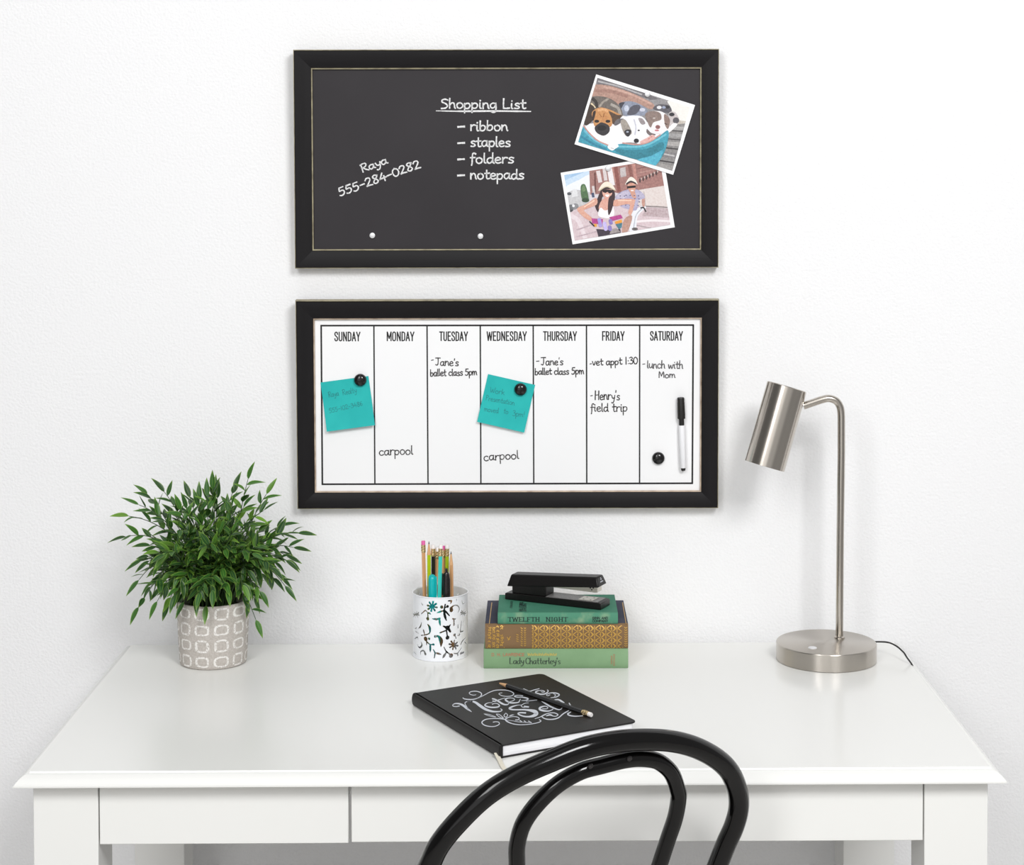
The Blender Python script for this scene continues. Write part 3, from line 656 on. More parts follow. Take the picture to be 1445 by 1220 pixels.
art2 = [('fill', (222, 216, 220)),
 ('p', (178, 205, 230), [(60, 200), (300, 150), (330, 260), (200, 330), (100, 340)]), ('p', (208, 224, 240), [(90, 300), (300, 200), (400, 160), (400, 380), (120, 420)]), ('p', (238, 240, 244), [(110, 360), (260, 280), (400, 220), (400, 420), (130, 440)]),
 ('q', (206, 205, 207), [(120, 430), (210, 390), (290, 400), (390, 420), (390, 600), (250, 620), (150, 600)]), ('q', (226, 226, 228), [(190, 390), (240, 385), (250, 470), (180, 480)]), ('e', (96, 98, 104), (150, 440, 26, 18)), ('e', (120, 122, 126), (170, 610, 34, 46)), ('e', (150, 150, 154), (225, 590, 36, 40)), ('e', (80, 80, 84), (175, 640, 22, 16)), ('e', (235, 235, 238), (200, 580, 16, 16)),
 ('p', (88, 120, 84), [(285, 350), (330, 328), (360, 400), (378, 520), (330, 535), (292, 480)]), ('e', (62, 84, 62), (340, 515, 44, 26)), ('e', (120, 150, 108), (320, 380, 22, 36)),
 ('q', (174, 128, 122), [(385, 165), (700, 110), (920, 80), (1250, 20), (1270, 360), (1000, 395), (740, 440), (690, 425), (395, 450)]),
 ('s', (226, 216, 216), [(490, 190), (510, 290)], 46), ('s', (220, 212, 212), [(560, 160), (575, 270)], 40), ('s', (120, 78, 74), [(450, 200), (455, 420)], 20), ('s', (235, 230, 232), [(620, 150), (650, 320)], 60), ('s', (214, 206, 206), [(430, 360), (440, 440)], 30), ('s', (80, 90, 120), [(425, 440), (430, 470)], 30), ('s', (150, 92, 86), [(690, 120), (730, 400)], 44), ('s', (196, 148, 138), [(650, 130), (690, 300)], 14),
 ('q', (202, 194, 194), [(740, 145), (805, 125), (815, 235), (750, 250)]), ('s', (150, 100, 94), [(850, 110), (880, 250)], 40), ('s', (198, 146, 136), [(900, 100), (930, 300)], 34), ('s', (128, 86, 84), [(940, 150), (1260, 80)], 8), ('s', (140, 98, 94), [(960, 250), (1260, 180)], 10), ('s', (190, 150, 142), [(950, 200), (1230, 140)], 12)] + \
 [('e', (86, 66, 66), (975 + i * 38, 285 - i * 17, 10, 26)) for i in range(6)] + [('e', (206, 190, 184), (990 + i * 38, 265 - i * 17, 8, 14)) for i in range(6)] + [
 ('q', (226, 216, 213), [(760, 440), (1000, 388), (1262, 345), (1310, 610), (1040, 590), (800, 520)]), ('s', (150, 140, 140), [(1040, 585), (1180, 590), (1310, 600)], 14), ('s', (205, 196, 194), [(1020, 420), (1040, 570)], 14),
 ('q', (220, 204, 208), [(160, 660), (260, 600), (460, 560), (700, 560), (1040, 596), (1310, 610), (1350, 830), (215, 1000)]), ('q', (200, 184, 188), [(1040, 600), (1310, 612), (1320, 720), (1000, 700)]), ('s', (240, 232, 234), [(900, 770), (1100, 750), (1330, 760)], 26), ('s', (232, 220, 224), [(180, 700), (260, 760), (330, 940)], 50), ('s', (202, 186, 192), [(240, 860), (420, 800)], 16), ('s', (202, 186, 192), [(240, 940), (460, 880)], 14), ('s', (186, 170, 174), [(900, 800), (1200, 860)], 14),
 # man on the bicycle behind
 ('p', (236, 237, 242), [(900, 640), (1000, 585), (1045, 600), (950, 700), (925, 860), (850, 870), (860, 720)]), ('s', (196, 198, 206), [(1010, 600), (930, 690), (900, 840)], 12), ('e', (110, 104, 104), (915, 850, 36, 18)), ('s', (52, 46, 50), [(985, 605), (1015, 600), (1042, 645)], 16),
 ('p', (204, 160, 146), [(1000, 495), (1030, 490), (1028, 590), (1000, 572)]), ('p', (198, 158, 144), [(790, 740), (870, 690), (882, 740), (830, 880), (765, 890)]),
 ('p', (192, 187, 208), [(690, 470), (760, 415), (850, 388), (940, 390), (1010, 435), (1030, 490), (960, 520), (935, 630), (840, 620), (740, 580), (700, 500)]), ('p', (206, 200, 216), [(700, 470), (770, 425), (840, 410), (800, 490)]), ('p', (214, 168, 150), [(865, 425), (915, 415), (928, 495), (890, 485)])] + \
 [('e', (120, 112, 150), (740 + (i * 53) % 260, 430 + (i * 37) % 150, 9, 7)) for i in range(22)] + [
 ('p', (218, 170, 150), [(832, 330), (915, 318), (922, 390), (885, 438), (848, 405)]), ('p', (240, 235, 226), [(800, 335), (840, 262), (880, 244), (925, 280), (945, 330), (900, 300), (840, 305)]), ('s', (62, 52, 56), [(822, 322), (868, 296), (922, 318)], 18), ('s', (40, 34, 38), [(835, 364), (872, 360), (914, 356)], 26), ('e', (246, 240, 240), (884, 402, 18, 7)),
 # woman in front
 ('p', (70, 52, 56), [(530, 385), (600, 352), (665, 395), (684, 470), (660, 600), (615, 695), (590, 610), (600, 520), (545, 470), (522, 540), (492, 655), (450, 575), (485, 480)]),
 ('p', (224, 178, 162), [(545, 500), (630, 500), (660, 560), (640, 640), (520, 645), (495, 590)]), ('p', (228, 183, 166), [(543, 400), (642, 390), (645, 450), (592, 502), (547, 465)]), ('p', (246, 243, 246), [(490, 650), (520, 600), (560, 632), (605, 622), (655, 575), (675, 680), (620, 725), (500, 705)]),
 ('p', (224, 178, 158), [(460, 488), (350, 560), (243, 612), (300, 695), (395, 755), (425, 730), (335, 650), (335, 622), (470, 565)]), ('p', (224, 178, 158), [(668, 520), (760, 500), (905, 502), (915, 540), (872, 685), (838, 662), (850, 562), (680, 585)]), ('s', (246, 215, 198), [(330, 590), (440, 520)], 12), ('s', (246, 215, 198), [(720, 515), (870, 518)], 12),
 ('p', (70, 52, 56), [(615, 480), (668, 470), (655, 600), (612, 690), (600, 610)]), ('p', (240, 232, 218), [(490, 405), (530, 330), (590, 296), (650, 330), (692, 400), (660, 382), (590, 352), (530, 384)]), ('s', (216, 204, 180), [(505, 400), (585, 356), (680, 396)], 12), ('s', (46, 36, 40), [(552, 408), (600, 404), (642, 412)], 30), ('e', (46, 36, 40), (570, 410, 20, 20)), ('e', (46, 36, 40), (624, 414, 22, 22)), ('p', (250, 246, 246), [(568, 452), (616, 452), (595, 478)]),
 ('q', (192, 78, 152), [(410, 725), (545, 735), (535, 795), (418, 785)]), ('q', (192, 78, 152), [(615, 712), (752, 682), (775, 722), (650, 758)]), ('q', (236, 172, 66), [(680, 765), (762, 738), (768, 775), (690, 792)]), ('q', (236, 180, 80), [(435, 790), (470, 790), (470, 825), (450, 825)]), ('q', (84, 134, 150), [(690, 796), (768, 778), (762, 830), (730, 856)]), ('q', (70, 60, 72), [(465, 850), (640, 860), (745, 850), (752, 892), (492, 940)]), ('q', (170, 160, 160), [(640, 850), (700, 840), (750, 885), (620, 910)]), ('s', (40, 34, 38), [(390, 765), (440, 815)], 14)] + \
 [('e', ((178, 164, 222), (206, 196, 238), (150, 134, 200))[i % 3], (500 + (i * 61) % 180, 740 + (i * 43) % 115, 22, 18)) for i in range(18)]
snapshot([(50, 195), (1247, -5), (1377, 830), (190, 1030)], [(92, 222), (1205, 38), (1330, 800), (215, 985)], .0103, ZB, art2, 'white bordered snapshot of two people in straw hats riding bicycles')
snapshot([(310, 70), (1365, 405), (1150, 1152), (85, 830)], [(328, 112), (1318, 428), (1130, 1110), (122, 800)], .0122, ZA, art1, 'white bordered snapshot of puppies in a blue dog bed, tilted clockwise')
g = 'small silver magnets on the chalkboard'
magnet(cb, 913.4, 132.9, .0130, .0044, disc, M_silver, 'small silver disc magnet holding the puppy snapshot', g, 'disc_magnet')
magnet(cb, 858, 237.5, .0111, .0044, disc, M_silver, 'small silver disc magnet holding the snapshot of two cyclists', g, 'disc_magnet')

# ------------------------------------------------------------------ table lamp
M_nickel = mat('brushed_nickel', (196, 189, 180), .2, metal=1)
M_disc = N('brushed_nickel_disc'); M_disc.b.inputs['Base Color'].default_value = lin((190, 184, 176)); M_disc.b.inputs['Roughness'].default_value = .3; M_disc.b.inputs['Metallic'].default_value = 1; M_disc.b.inputs['Anisotropic'].default_value = .8; M_disc.b.inputs['Anisotropic Rotation'].default_value = .25
tn = M_disc.new('ShaderNodeTangent'); tn.direction_type = 'RADIAL'; tn.axis = 'Z'; M_disc.link(tn.outputs[0], M_disc.b.inputs['Tangent']); M_disc = M_disc.m
lb = PZ(1166, 949.5, TOP); lr = .0775
lc = Vector((PZ(1166, 930, TOP).x, lb.y + lr, TOP)); lc.x = P(1166, 925, lc, (0, 1, 0)).x
lamp = root('table_lamp', lc, None, 'brushed nickel desk lamp with cylinder shade and round base', 'lamp')
bm = nb(); lathe(bm, [(0, 0), (lr - .002, 0), (lr, .001), (lr, .0262), (lr - .0006, .0272), (lr - .002, .0278), (0, .0278)], 96); obj('base', bm, M_disc, lamp, ang=25)
BZ = TOP + .0278
pc = PZ(1184.5, 899.5, BZ); btn = PZ(1146.5, 914, BZ)
bm = nb(); lathe(bm, [(0, 0), (.0068, 0), (.0068, .0006), (.0058, .0014), (0, .0014)], 24, Matrix.Translation(btn - lc)); obj('touch_button', bm, M_silver, lamp)
bm = nb(); lathe(bm, [(0, 0), (.0082, 0), (.0082, .0015), (.0065, .003), (0, .003)], 24, Matrix.Translation(pc - lc)); obj('collar', bm, M_nickel, lamp)
pr = .0059
def onp(x, y, dy=0): return PY(x, y, pc.y + dy)
top = [onp(1187.2, 600), onp(1187.0, 584), onp(1185.3, 573.6), onp(1179.6, 565.4), onp(1170, 562), onp(1160.5, 563.6), onp(1150, 567), onp(1133.5, 572.6)]
path = [pc, onp(1185.6, 760), onp(1187.2, 640)] + spline(top, 6)
bm = nb(); tube(bm, path, pr, 20); obj('post', bm, M_nickel, lamp, world=True, ang=60)
hv = ray(1095, 600).normalized()
hc_top = onp(1110.5, 545); hc_bot = P(1079, 657.5, hc_top, hv)
axd = (hc_top - hc_bot); HL = axd.length; ctr = axd.normalized()
half = .5 * 57.2 / FPX * (hc_top - CAM).dot(_F)
Mh = Matrix.Translation(hc_bot - lc) @ axis_rot(ctr).to_4x4()
bm = nb(); lathe(bm, [(half - .0015, 0), (half, .0004), (half, HL - .0012), (half - .0008, HL - .0003), (half - .002, HL), (0, HL)], 72, Mh)
lathe(bm, [(half - .0015, 0), (half - .0015, HL - .003), (0, HL - .003)], 72, Mh); sh = obj('shade', bm, M_nickel, lamp, ang=30)
bm = nb(); lathe(bm, [(0, HL * .45), (.012, HL * .45), (.013, HL * .6), (.013, HL - .0035), (0, HL - .0035)], 24, Mh); obj('bulb_holder', bm, M_wplastic, sh)
M_cord = mat('black_cord', (30, 29, 30), .5)
cz = .011
c0 = Vector((lc.x + lr * .93, lc.y + lr * .36, TOP + .02))
cp = [c0, PY(1250, 905.6, c0.y - .004), PY(1262, 909.5, c0.y - .02), PY(1272, 917, c0.y - .035), PY(1279, 926, c0.y - .05)]
e_ = cp[-1]; cp += [e_ + Vector((.014, -.006, -.03)), e_ + Vector((.02, -.004, -.12)), e_ + Vector((.02, .03, -.4)), e_ + Vector((.0, .08, e_.z * -1 + .01))]
bm = nb(); tube(bm, spline(cp, 8), .0013, 8); obj('power_cord', bm, M_cord, lamp, world=True, ang=80)

# ------------------------------------------------------------------ books
def book(name, xs, ytop_px, z0, h, depth, yfront, Mcov, Mspine, label, over=.003, page=(222, 208, 176), bulge=.0025, back_clear=.0):
    a = PY(xs[0], ytop_px, yfront).x; b = PY(xs[1], ytop_px, yfront).x; w = b - a
    r = root(name, ((a + b) / 2, yfront, z0), None, label, 'book', 'hardback books in the stack')
    t = .0026
    for nm, za in (('back_cover', 0), ('front_cover', h - t)):
        bm = nb(); box(bm, -w / 2, w / 2, .004, depth, za, za + t); obj(nm, bm, Mcov, r, bevel=.0008)
    n = 10; bm = nb(); pts = []
    for i in range(n + 1):
        f = i / n; z = h * f; pts.append((-bulge * (1 - (2 * f - 1) ** 2) + .0016 * (abs(2 * f - 1) ** 6), z))
    poly = [(y, z) for y, z in pts] + [(.0055, h), (.0055, 0)]
    A = [bm.verts.new((-w / 2, y, z)) for y, z in poly]; B = [bm.verts.new((w / 2, y, z)) for y, z in poly]
    for i in range(len(poly)):
        j = (i + 1) % len(poly); bm.faces.new((A[i], B[i], B[j], A[j]))
    bm.faces.new(A); bm.faces.new(B[::-1]); obj('spine', bm, Mspine, r, bevel=.0006)
    bm = nb(); box(bm, -w / 2 + over, w / 2 - over, .0056, depth - over, t, h - t)
    obj('pages', bm, mat(name + '_paper', page, .9, var=(500, (190, 176, 146), .4, .7, (.02, .02, 1))), r)
    def place(x, y):
        q = PY(x, y, yfront); f = (q.z - z0) / h
        return Vector((q.x, yfront - bulge * (1 - (2 * f - 1) ** 2) - .00035 + .0016 * abs(2 * f - 1) ** 6, q.z))
    return r, place, w
M_lady = mat('pale_green_cloth', (124, 156, 118), .85, spec=.2, var=(14, (134, 166, 128), .4, .7, None), bump=(1200, .15, .0003, None))
M_brown = mat('tan_spine_cloth', (132, 105, 76), .8, spec=.2, var=(30, (118, 92, 66), .4, .7, (.3, 1, 1)), bump=(1200, .15, .0003, None))
M_navy = mat('dark_slate_cloth', (62, 64, 80), .8, spec=.2, var=(20, (74, 76, 92), .4, .7, None))
M_twelfth = mat('sea_green_cloth', (62, 124, 100), .75, spec=.3, var=(16, (72, 134, 110), .4, .7, None), bump=(1200, .15, .0003, None))
M_twelfth_s = mat('faded_green_spine', (82, 140, 114), .8, spec=.2, var=(45, (136, 166, 134), .52, .8, (1, 1, 1)))
M_gold = mat('gold_stamping', (196, 154, 74), .4, metal=.35)
M_red = mat('faded_red_stamping', (176, 112, 84), .7)
M_ochre = mat('ochre_stamping', (190, 170, 84), .7)
M_dkgreen = mat('dark_green_stamping', (28, 56, 48), .7)
M_char = mat('charcoal_stamping', (52, 66, 56), .7)
M_tape = mat('pale_tape', (150, 190, 170), .6)

yf = PZ(784, 943, TOP).y
hA = PY(784, 915.3, yf).z - TOP
ladyb, plc, w_ = book('book', (682.5, 886.5), 930, TOP, hA, .148, yf, M_lady, M_lady, 'pale green hardback at the bottom of the book stack')
Zs = lambda x, y: (675 + x / 6.568, 860 + y / 6.568)
pn = Pen(plc)
write(pn, "Lady", Zs(288, 498), Zs(425, 498), 8.6, 1.25, contrast=.35); write(pn, "Chatterley's", Zs(437, 498), Zs(762, 498), 8.6, 1.25, contrast=.35)
pn.build('title_lettering', M_char, ladyb)
pn = Pen(plc); write(pn, 'D. H. LAWRENCE', Zs(122, 424), Zs(428, 424), 3.7, .7, font=CAPS)
pn.build('author_lettering', M_red, ladyb); pn = Pen(plc)
for i in range(9): pn.stroke([Zs(1228, 425 + i * 9), Zs(1240, 425 + i * 9)], .6, smooth=False); pn.stroke([Zs(1250, 412 + i * 12.5), Zs(1264, 412 + i * 12.5)], .7, smooth=False)
pn.build('publisher_marks', M_red, ladyb)
pn = Pen(plc)
for i in range(16): pn.stroke([Zs(458 + i * 17, 398 + 6 * (i % 2)), Zs(464 + i * 17, 422), Zs(470 + i * 17, 402 + 5 * (i % 3))], .75)
pn.build('small_lettering', M_ochre, ladyb)

z1 = TOP + hA; hB = PY(784, 880.3, yf).z - z1
brown, plc, w_ = book('book', (684.5, 886.5), 898, z1, hB, .152, yf + .001, M_navy, M_brown, 'thick tan spined hardback with gold ornament between two green books')
pn = Pen(plc); rnd = random.Random(2)
for c in range(8):
    x0 = 515 + c * 104
    for rw in range(4):
        y0 = 170 + rw * 55
        if x0 < 1330:
            pn.stroke([Zs(x0, y0 - 24), Zs(x0 + 30, y0), Zs(x0, y0 + 24)], [.8, 1.5, .8]); pn.stroke([Zs(x0 + 84, y0 - 24), Zs(x0 + 54, y0), Zs(x0 + 84, y0 + 24)], [.8, 1.5, .8])
            pn.stroke([Zs(x0 + 12, y0 - 18), Zs(x0 + 22, y0 - 4)], 1.6); pn.stroke([Zs(x0 + 12, y0 + 18), Zs(x0 + 22, y0 + 4)], 1.6)
            pn.stroke([Zs(x0 + 42, y0 - 20), Zs(x0 + 42, y0 + 20)], 1.0); pn.stroke([Zs(x0 - 10, y0)], 2.2); pn.stroke([Zs(x0 + 42, y0 + 27)], 1.8)
            pn.stroke([Zs(x0 - 16, y0 - 26), Zs(x0 - 6, y0 - 12), Zs(x0 - 16, y0)], .9); pn.stroke([Zs(x0 - 16, y0 + 26), Zs(x0 - 6, y0 + 12), Zs(x0 - 16, y0)], .9)
for x in (85, 240, 500, 1338): pn.stroke([Zs(x, 150), Zs(x, 350)], .8, smooth=False)
for i in range(12):
    for j in range(4):
        x, y = 94 + j * 38 + rnd.uniform(-5, 5), 158 + i * 17 + rnd.uniform(-4, 4)
        if rnd.random() < .8: pn.stroke([Zs(x, y), Zs(x + 10, y - 8 * rnd.choice((-1, 1))), Zs(x + 22, y + 2), Zs(x + 14, y + rnd.uniform(-9, 9))], .7 + .7 * rnd.random())
for i in range(9):
    y = 165 + i * 20
    pn.stroke([Zs(395 + 4 * (i % 2), y), Zs(408, y + 8)], 1.2); pn.stroke([Zs(425, y), Zs(432, y + 9), Zs(440, y)], .9)
    if 2 < i < 7: pn.stroke([Zs(355, y), Zs(370, y + 5)], 1.1)
pn.stroke([Zs(268, 250), Zs(280, 268), Zs(296, 246)], 1.2); pn.stroke([Zs(276, 276), Zs(292, 270)], 1)
for i in range(9): pn.stroke([Zs(1355, 160 + i * 21), Zs(1366, 168 + i * 21), Zs(1378, 160 + i * 21)], .9)
pn.build('gold_ornament', M_gold, brown)
z2 = z1 + hB
ptop = Pen(lambda x, y: PZ(x, y, z2 + .0003))
ptop.stroke([(690.5, 879.5), (694, 850)], 1.0, smooth=False); ptop.build('gold_border_line', M_gold, brown); ptop = Pen(lambda x, y: PZ(x, y, z2 + .0003)); ptop.stroke([(883.5, 879.5), (878.5, 850)], 1.0, smooth=False)
ptop.build('gold_border_line', M_gold, brown)

yt = PZ(787, 880.2, z2).y - .0006
hC = PY(787, 864.5, yt).z - z2
z3 = z2 + hC
dC = PZ(780, 838.5, z3).y - yt
twelf, plc, w_ = book('book', (702.3, 872), 872, z2, hC, dC, yt, M_twelfth, M_twelfth_s, 'sea green hardback directly under the stapler, topmost of the stack', bulge=.0018)
pn = Pen(plc)
write(pn, 'TWELFTH', Zs(277, 104), Zs(568, 104), 5.4, 1.35, font=CAPS, contrast=.5, serif=True, track=.9); write(pn, 'NIGHT', Zs(628, 104), Zs(826, 104), 5.4, 1.35, font=CAPS, contrast=.5, serif=True, track=.9)
pn.build('title_lettering', M_dkgreen, twelf); pn = Pen(plc)
write(pn, 'GINN AND', Zs(1056, 84), Zs(1202, 84), 3.1, .8, font=CAPS); write(pn, 'COMPANY', Zs(1056, 112), Zs(1202, 112), 3.1, .8, font=CAPS)
pn.build('publisher_lettering', M_dkgreen, twelf)
pn = Pen(lambda x, y: PZ(x, y, z3 + .0003))
write(pn, 'TWELFTH', (733.5, 848.6), (732.6, 862), 4.6, .7, font=CAPS); write(pn, 'NIGHT', (738.5, 851), (737.8, 862.5), 4.4, .6, font=CAPS); pn.build('cover_lettering', M_dkgreen, twelf); pn = Pen(lambda x, y: PZ(x, y, z3 + .0003)); write(pn, 'EDITED', (720.8, 848), (719.8, 857.5), 2.6, .45, font=CAPS)
pn.build('cover_lettering', M_dkgreen, twelf)

# ------------------------------------------------------------------ stapler
M_stap = mat('black_stapler_enamel', (15, 13, 13), .35, spec=.3, var=(900, (22, 20, 20), .45, .6, None))
M_steel = mat('stapler_steel', (196, 192, 182), .3, metal=.9)
M_spark = mat('painted_base_sheen', (92, 90, 90), .4, var=(1500, (150, 148, 146), .45, .6, None), bump=(1500, .4, .0004, None))  # grey speckle paints in the light that the textured black base top reflects
s0 = PZ(712.6, 845.6, z3); s1 = PZ(847.6, 861, z3)
sx = (s1 - s0).normalized(); sL = (s1 - s0).length; sy = Vector((-sx.y, sx.x, 0)); sW = .036
stp = root('stapler', s0 + sy * sW / 2, Matrix((sx, sy, Vector((0, 0, 1)))).transposed(), 'black stapler with open jaw lying on top of the book stack', 'stapler')
hw_ = sW / 2
bm = nb(); prism(bm, [(0, .0008), (0, .0102), (.003, .011), (sL - .003, .011), (sL, .0098), (sL, .0008)], -hw_, hw_); obj('base', bm, M_stap, stp, bevel=.0007)
bm = nb(); prism(bm, [(.0705, .011), (.0705, .0117), (sL - .006, .0117), (sL - .006, .011)], -hw_ + .002, hw_ - .002); tr = obj('base_sheen_sheet', bm, M_spark, stp)  # thin sheet over the black base top, carries its painted sheen
bm = nb(); box(bm, sL - .040, sL - .016, -hw_ + .004, hw_ - .008, .0117, .0124)
av = obj('anvil', bm, M_steel, stp)
bm = nb()
for ax_, ay_ in ((.034, -.010), (.022, -.010), (.034, .004), (.022, .004)): box(bm, sL - ax_, sL - ax_ + .0022, ay_, ay_ + .002, .0124, .0126)
obj('anvil_slot', bm, M_bplastic, av)
bm = nb(); prism(bm, [(.011, .011), (.011, .0225), (.066, .0285), (.070, .0265), (.070, .011)], -hw_ + .003, hw_ - .003); obj('hinge_bracket', bm, M_stap, stp, bevel=.001)
bm = nb(); prism(bm, [(.064, .0255), (.064, .028), (.150, .0350), (.155, .0345), (.155, .0245), (.150, .0240)], -.0085, .0085); mg = obj('magazine', bm, M_steel, stp, bevel=.0004)
bm = nb()
for x_, z_ in ((.142, .0296), (.147, .0300), (.1445, .0272)): box(bm, x_, x_ + .0024, -.0087, -.0084, z_, z_ + .0018)
obj('magazine_slot', bm, M_bplastic, mg)
# cap: tapered in section
def cap_pts(f):                    # bottom z, top z, at fraction
    return (.0205 + .0140 * f, .0392 + .0100 * f)
bm = nb(); A = []
st = [(.003, 1.0, 0), (.0, 1.0, 0)]
xa0, xa1 = .002, .1605; xt0, xt1 = .0075, .1555
V8 = []
for xb, xt in ((xa0, xt0), (xa1, xt1)):
    f = xb / sL; bz, tz = cap_pts(f)
    V8.append([bm.verts.new(c) for c in ((xb, -.0165, bz), (xb, .0165, bz), (xt, .0115, tz), (xt, -.0115, tz))])
a_, b_ = V8
bm.faces.new(a_); bm.faces.new(b_[::-1])
for i in range(4): bm.faces.new((a_[i], b_[i], b_[(i + 1) % 4], a_[(i + 1) % 4]))
capo = obj('handle_cap', bm, M_stap, stp, bevel=.0018)
c4 = [Vector(v) for v in ((xa1, -.0165, cap_pts(xa1 / sL)[0]), (xa1, .0165, cap_pts(xa1 / sL)[0]), (xt1, .0115, cap_pts(xa1 / sL)[1]), (xt1, -.0115, cap_pts(xa1 / sL)[1]))]
SM = ROOTM[stp.name]
nrm = (c4[1] - c4[0]).cross(c4[3] - c4[0]).normalized()
def pl_(u, v):                     # u across, v up on the cap's front face
    lo = c4[0].lerp(c4[1], u); hi = c4[3].lerp(c4[2], u); return SM @ (lo.lerp(hi, v) + nrm * .0003)
pn = Pen(pl_)
pn.stroke([(.44, .66), (.5, .60), (.56, .66), (.52, .76), (.46, .72)], .05); pn.stroke([(.47, .82), (.52, .83)], .04)
for i in range(9): pn.stroke([(.34 + i * .04, .40), (.34 + i * .04, .46)], .018, smooth=False)
pn.build('emblem', mat('pale_grey_print', (190, 192, 200), .6), capo)

# ------------------------------------------------------------------ notebook and the pencil on it
NT = .0178; NZ = TOP + NT
M_leather = mat('black_leatherette', (27, 25, 25), .48, spec=.3, bump=(1400, .2, .0003, None))
M_pages = mat('white_page_block', (240, 240, 242), .8, var=(900, (222, 222, 226), .4, .7, (.02, .02, 1)))
M_foil = mat('silver_foil_lettering', (206, 210, 218), .4, metal=.0)
M_ribbon = mat('cream_ribbon', (226, 220, 204), .6)
k0 = PZ(591.5, 976, NZ); k1 = PZ(777.5, 948, NZ); k2 = PZ(886.3, 1019, NZ); k3 = PZ(692.3, 1053.5, NZ)
nx = ((k1 - k0) + (k2 - k3)).normalized(); ny = Vector((-nx.y, nx.x, 0)); nc = (k0 + k1 + k2 + k3) / 4; nc.z = TOP
nw = ((k1 - k0).length + (k2 - k3).length) / 2; nh = ((k0 - k3).length + (k1 - k2).length) / 2
nbk = root('notebook', nc, Matrix((nx, ny, Vector((0, 0, 1)))).transposed(), 'black notebook with silver hand-lettered cover lying at an angle on desk', 'notebook')
NM = ROOTM[nbk.name]
def rrect(x0, x1, y0, y1, r, corners):        # rounded at the listed corners, counter-clockwise from x0,y0
    c = [(x0, y0), (x1, y0), (x1, y1), (x0, y1)]; out = []
    for i, (x, y) in enumerate(c):
        if i not in corners: out.append((x, y)); continue
        cx = x + (r if x == x0 else -r); cy = y + (r if y == y0 else -r); a0 = pi + i * pi / 2
        out += [(cx + r * cos(a0 + k * pi / 12), cy + r * sin(a0 + k * pi / 12)) for k in range(7)]
    return out
def slab(bm, poly, z0, z1):
    a = [bm.verts.new((x, y, z0)) for x, y in poly]; b = [bm.verts.new((x, y, z1)) for x, y in poly]; n = len(poly)
    bm.faces.new(a[::-1]); bm.faces.new(b)
    for i in range(n): bm.faces.new((a[i], a[(i + 1) % n], b[(i + 1) % n], b[i]))
ct = .0022
for nm, za in (('back_cover', 0), ('front_cover', NT - ct)):
    bm = nb(); slab(bm, rrect(-nw / 2 + .003, nw / 2, -nh / 2, nh / 2, .009, (1, 2)), za, za + ct); obj(nm, bm, M_leather, nbk, bevel=.0007, ang=30)
bm = nb(); poly = [(-nw / 2 + .0035 - .0035 * sin(pi * i / 12) , NT * (.5 - .5 * cos(pi * i / 12))) for i in range(13)] + [(-nw / 2 + .0065, NT), (-nw / 2 + .0065, 0)]
prism(bm, poly, -nh / 2, nh / 2); obj('spine', bm, M_leather, nbk, ang=30)
bm = nb(); slab(bm, rrect(-nw / 2 + .0066, nw / 2 - .003, -nh / 2 + .002, nh / 2 - .002, .008, (1, 2)), ct, NT - ct); obj('page_block', bm, M_pages, nbk, ang=30)
def zf(ox, oy, k):
    return lambda pts: [(ox + x / k, oy + y / k) for x, y in pts]
A_, B_, D_ = zf(635, 968, 18.06), zf(680, 970, 18.06), zf(735, 965, 16.056)
pn = Pen(lambda x, y: PZ(x, y, NZ + .0002))
def fl(pts, w, k=18.06):
    w = [v / k * .95 for v in w] if isinstance(w, list) else w / k * .95
    pn.stroke(pts, w, k=6)
fl(A_([(235, 500), (160, 515), (85, 505), (70, 475), (130, 440), (240, 445), (340, 490), (440, 570), (545, 645)]), [28, 22, 20, 18, 26, 40, 56, 56, 16])
fl(A_([(470, 590), (420, 510), (385, 450), (390, 410), (450, 387), (560, 385)]), [20, 20, 18, 20, 24, 36])
fl(A_([(450, 388), (560, 385), (650, 410), (760, 490), (900, 580), (1060, 635), (1200, 645), (1300, 630), (1325, 595), (1290, 575)]), [24, 36, 56, 72, 66, 50, 36, 26, 22, 18])
fl(A_([(330, 295), (370, 320), (480, 335), (600, 330), (730, 290), (860, 230), (1000, 155), (1140, 105)]) + B_([(450, 58), (600, 60), (740, 95), (812, 150), (760, 205), (640, 220), (520, 205), (440, 165), (450, 140), (515, 130)]), [22, 24, 28, 26, 20, 18, 20, 22, 22, 22, 22, 24, 20, 18, 18, 18, 16, 16])
fl(A_([(660, 215), (600, 225), (520, 205), (490, 170), (540, 135), (660, 125), (760, 150), (805, 195), (780, 250), (700, 300)]), [14, 16, 18, 20, 20, 22, 24, 26, 22, 16])
fl(B_([(270, 380), (160, 385), (80, 430), (100, 465), (200, 495), (330, 500), (430, 480), (440, 440), (380, 400), (300, 405), (270, 420)]), [12, 16, 32, 38, 38, 38, 34, 28, 20, 18, 26])
fl(B_([(270, 280), (330, 295), (430, 350), (510, 400), (590, 430), (660, 425), (685, 395)]), [34, 38, 46, 46, 38, 28, 20]); fl(B_([(280, 340), (340, 345), (440, 305), (590, 260)]), [34, 28, 22, 12])
fl(B_([(670, 365), (780, 335), (835, 300), (800, 270), (720, 260), (640, 270), (600, 300), (640, 340), (720, 380), (830, 385), (930, 370), (960, 330), (980, 290)]), [16, 16, 18, 18, 20, 28, 42, 44, 40, 32, 26, 22, 18])
fl(B_([(1040, 205), (980, 195), (890, 195), (830, 220), (900, 240), (1020, 240), (1130, 260), (1180, 285), (1120, 320), (1010, 325)]), [24, 16, 20, 26, 22, 24, 34, 34, 22, 12])
fl(B_([(1130, 345), (1240, 330), (1400, 312)]), 14)
fl(B_([(1190, 385), (1100, 395), (1030, 430), (1000, 460), (1030, 490), (1090, 500)]), [12, 16, 18, 20, 20, 22]); fl(B_([(1090, 480), (1190, 490)]), [50, 30])
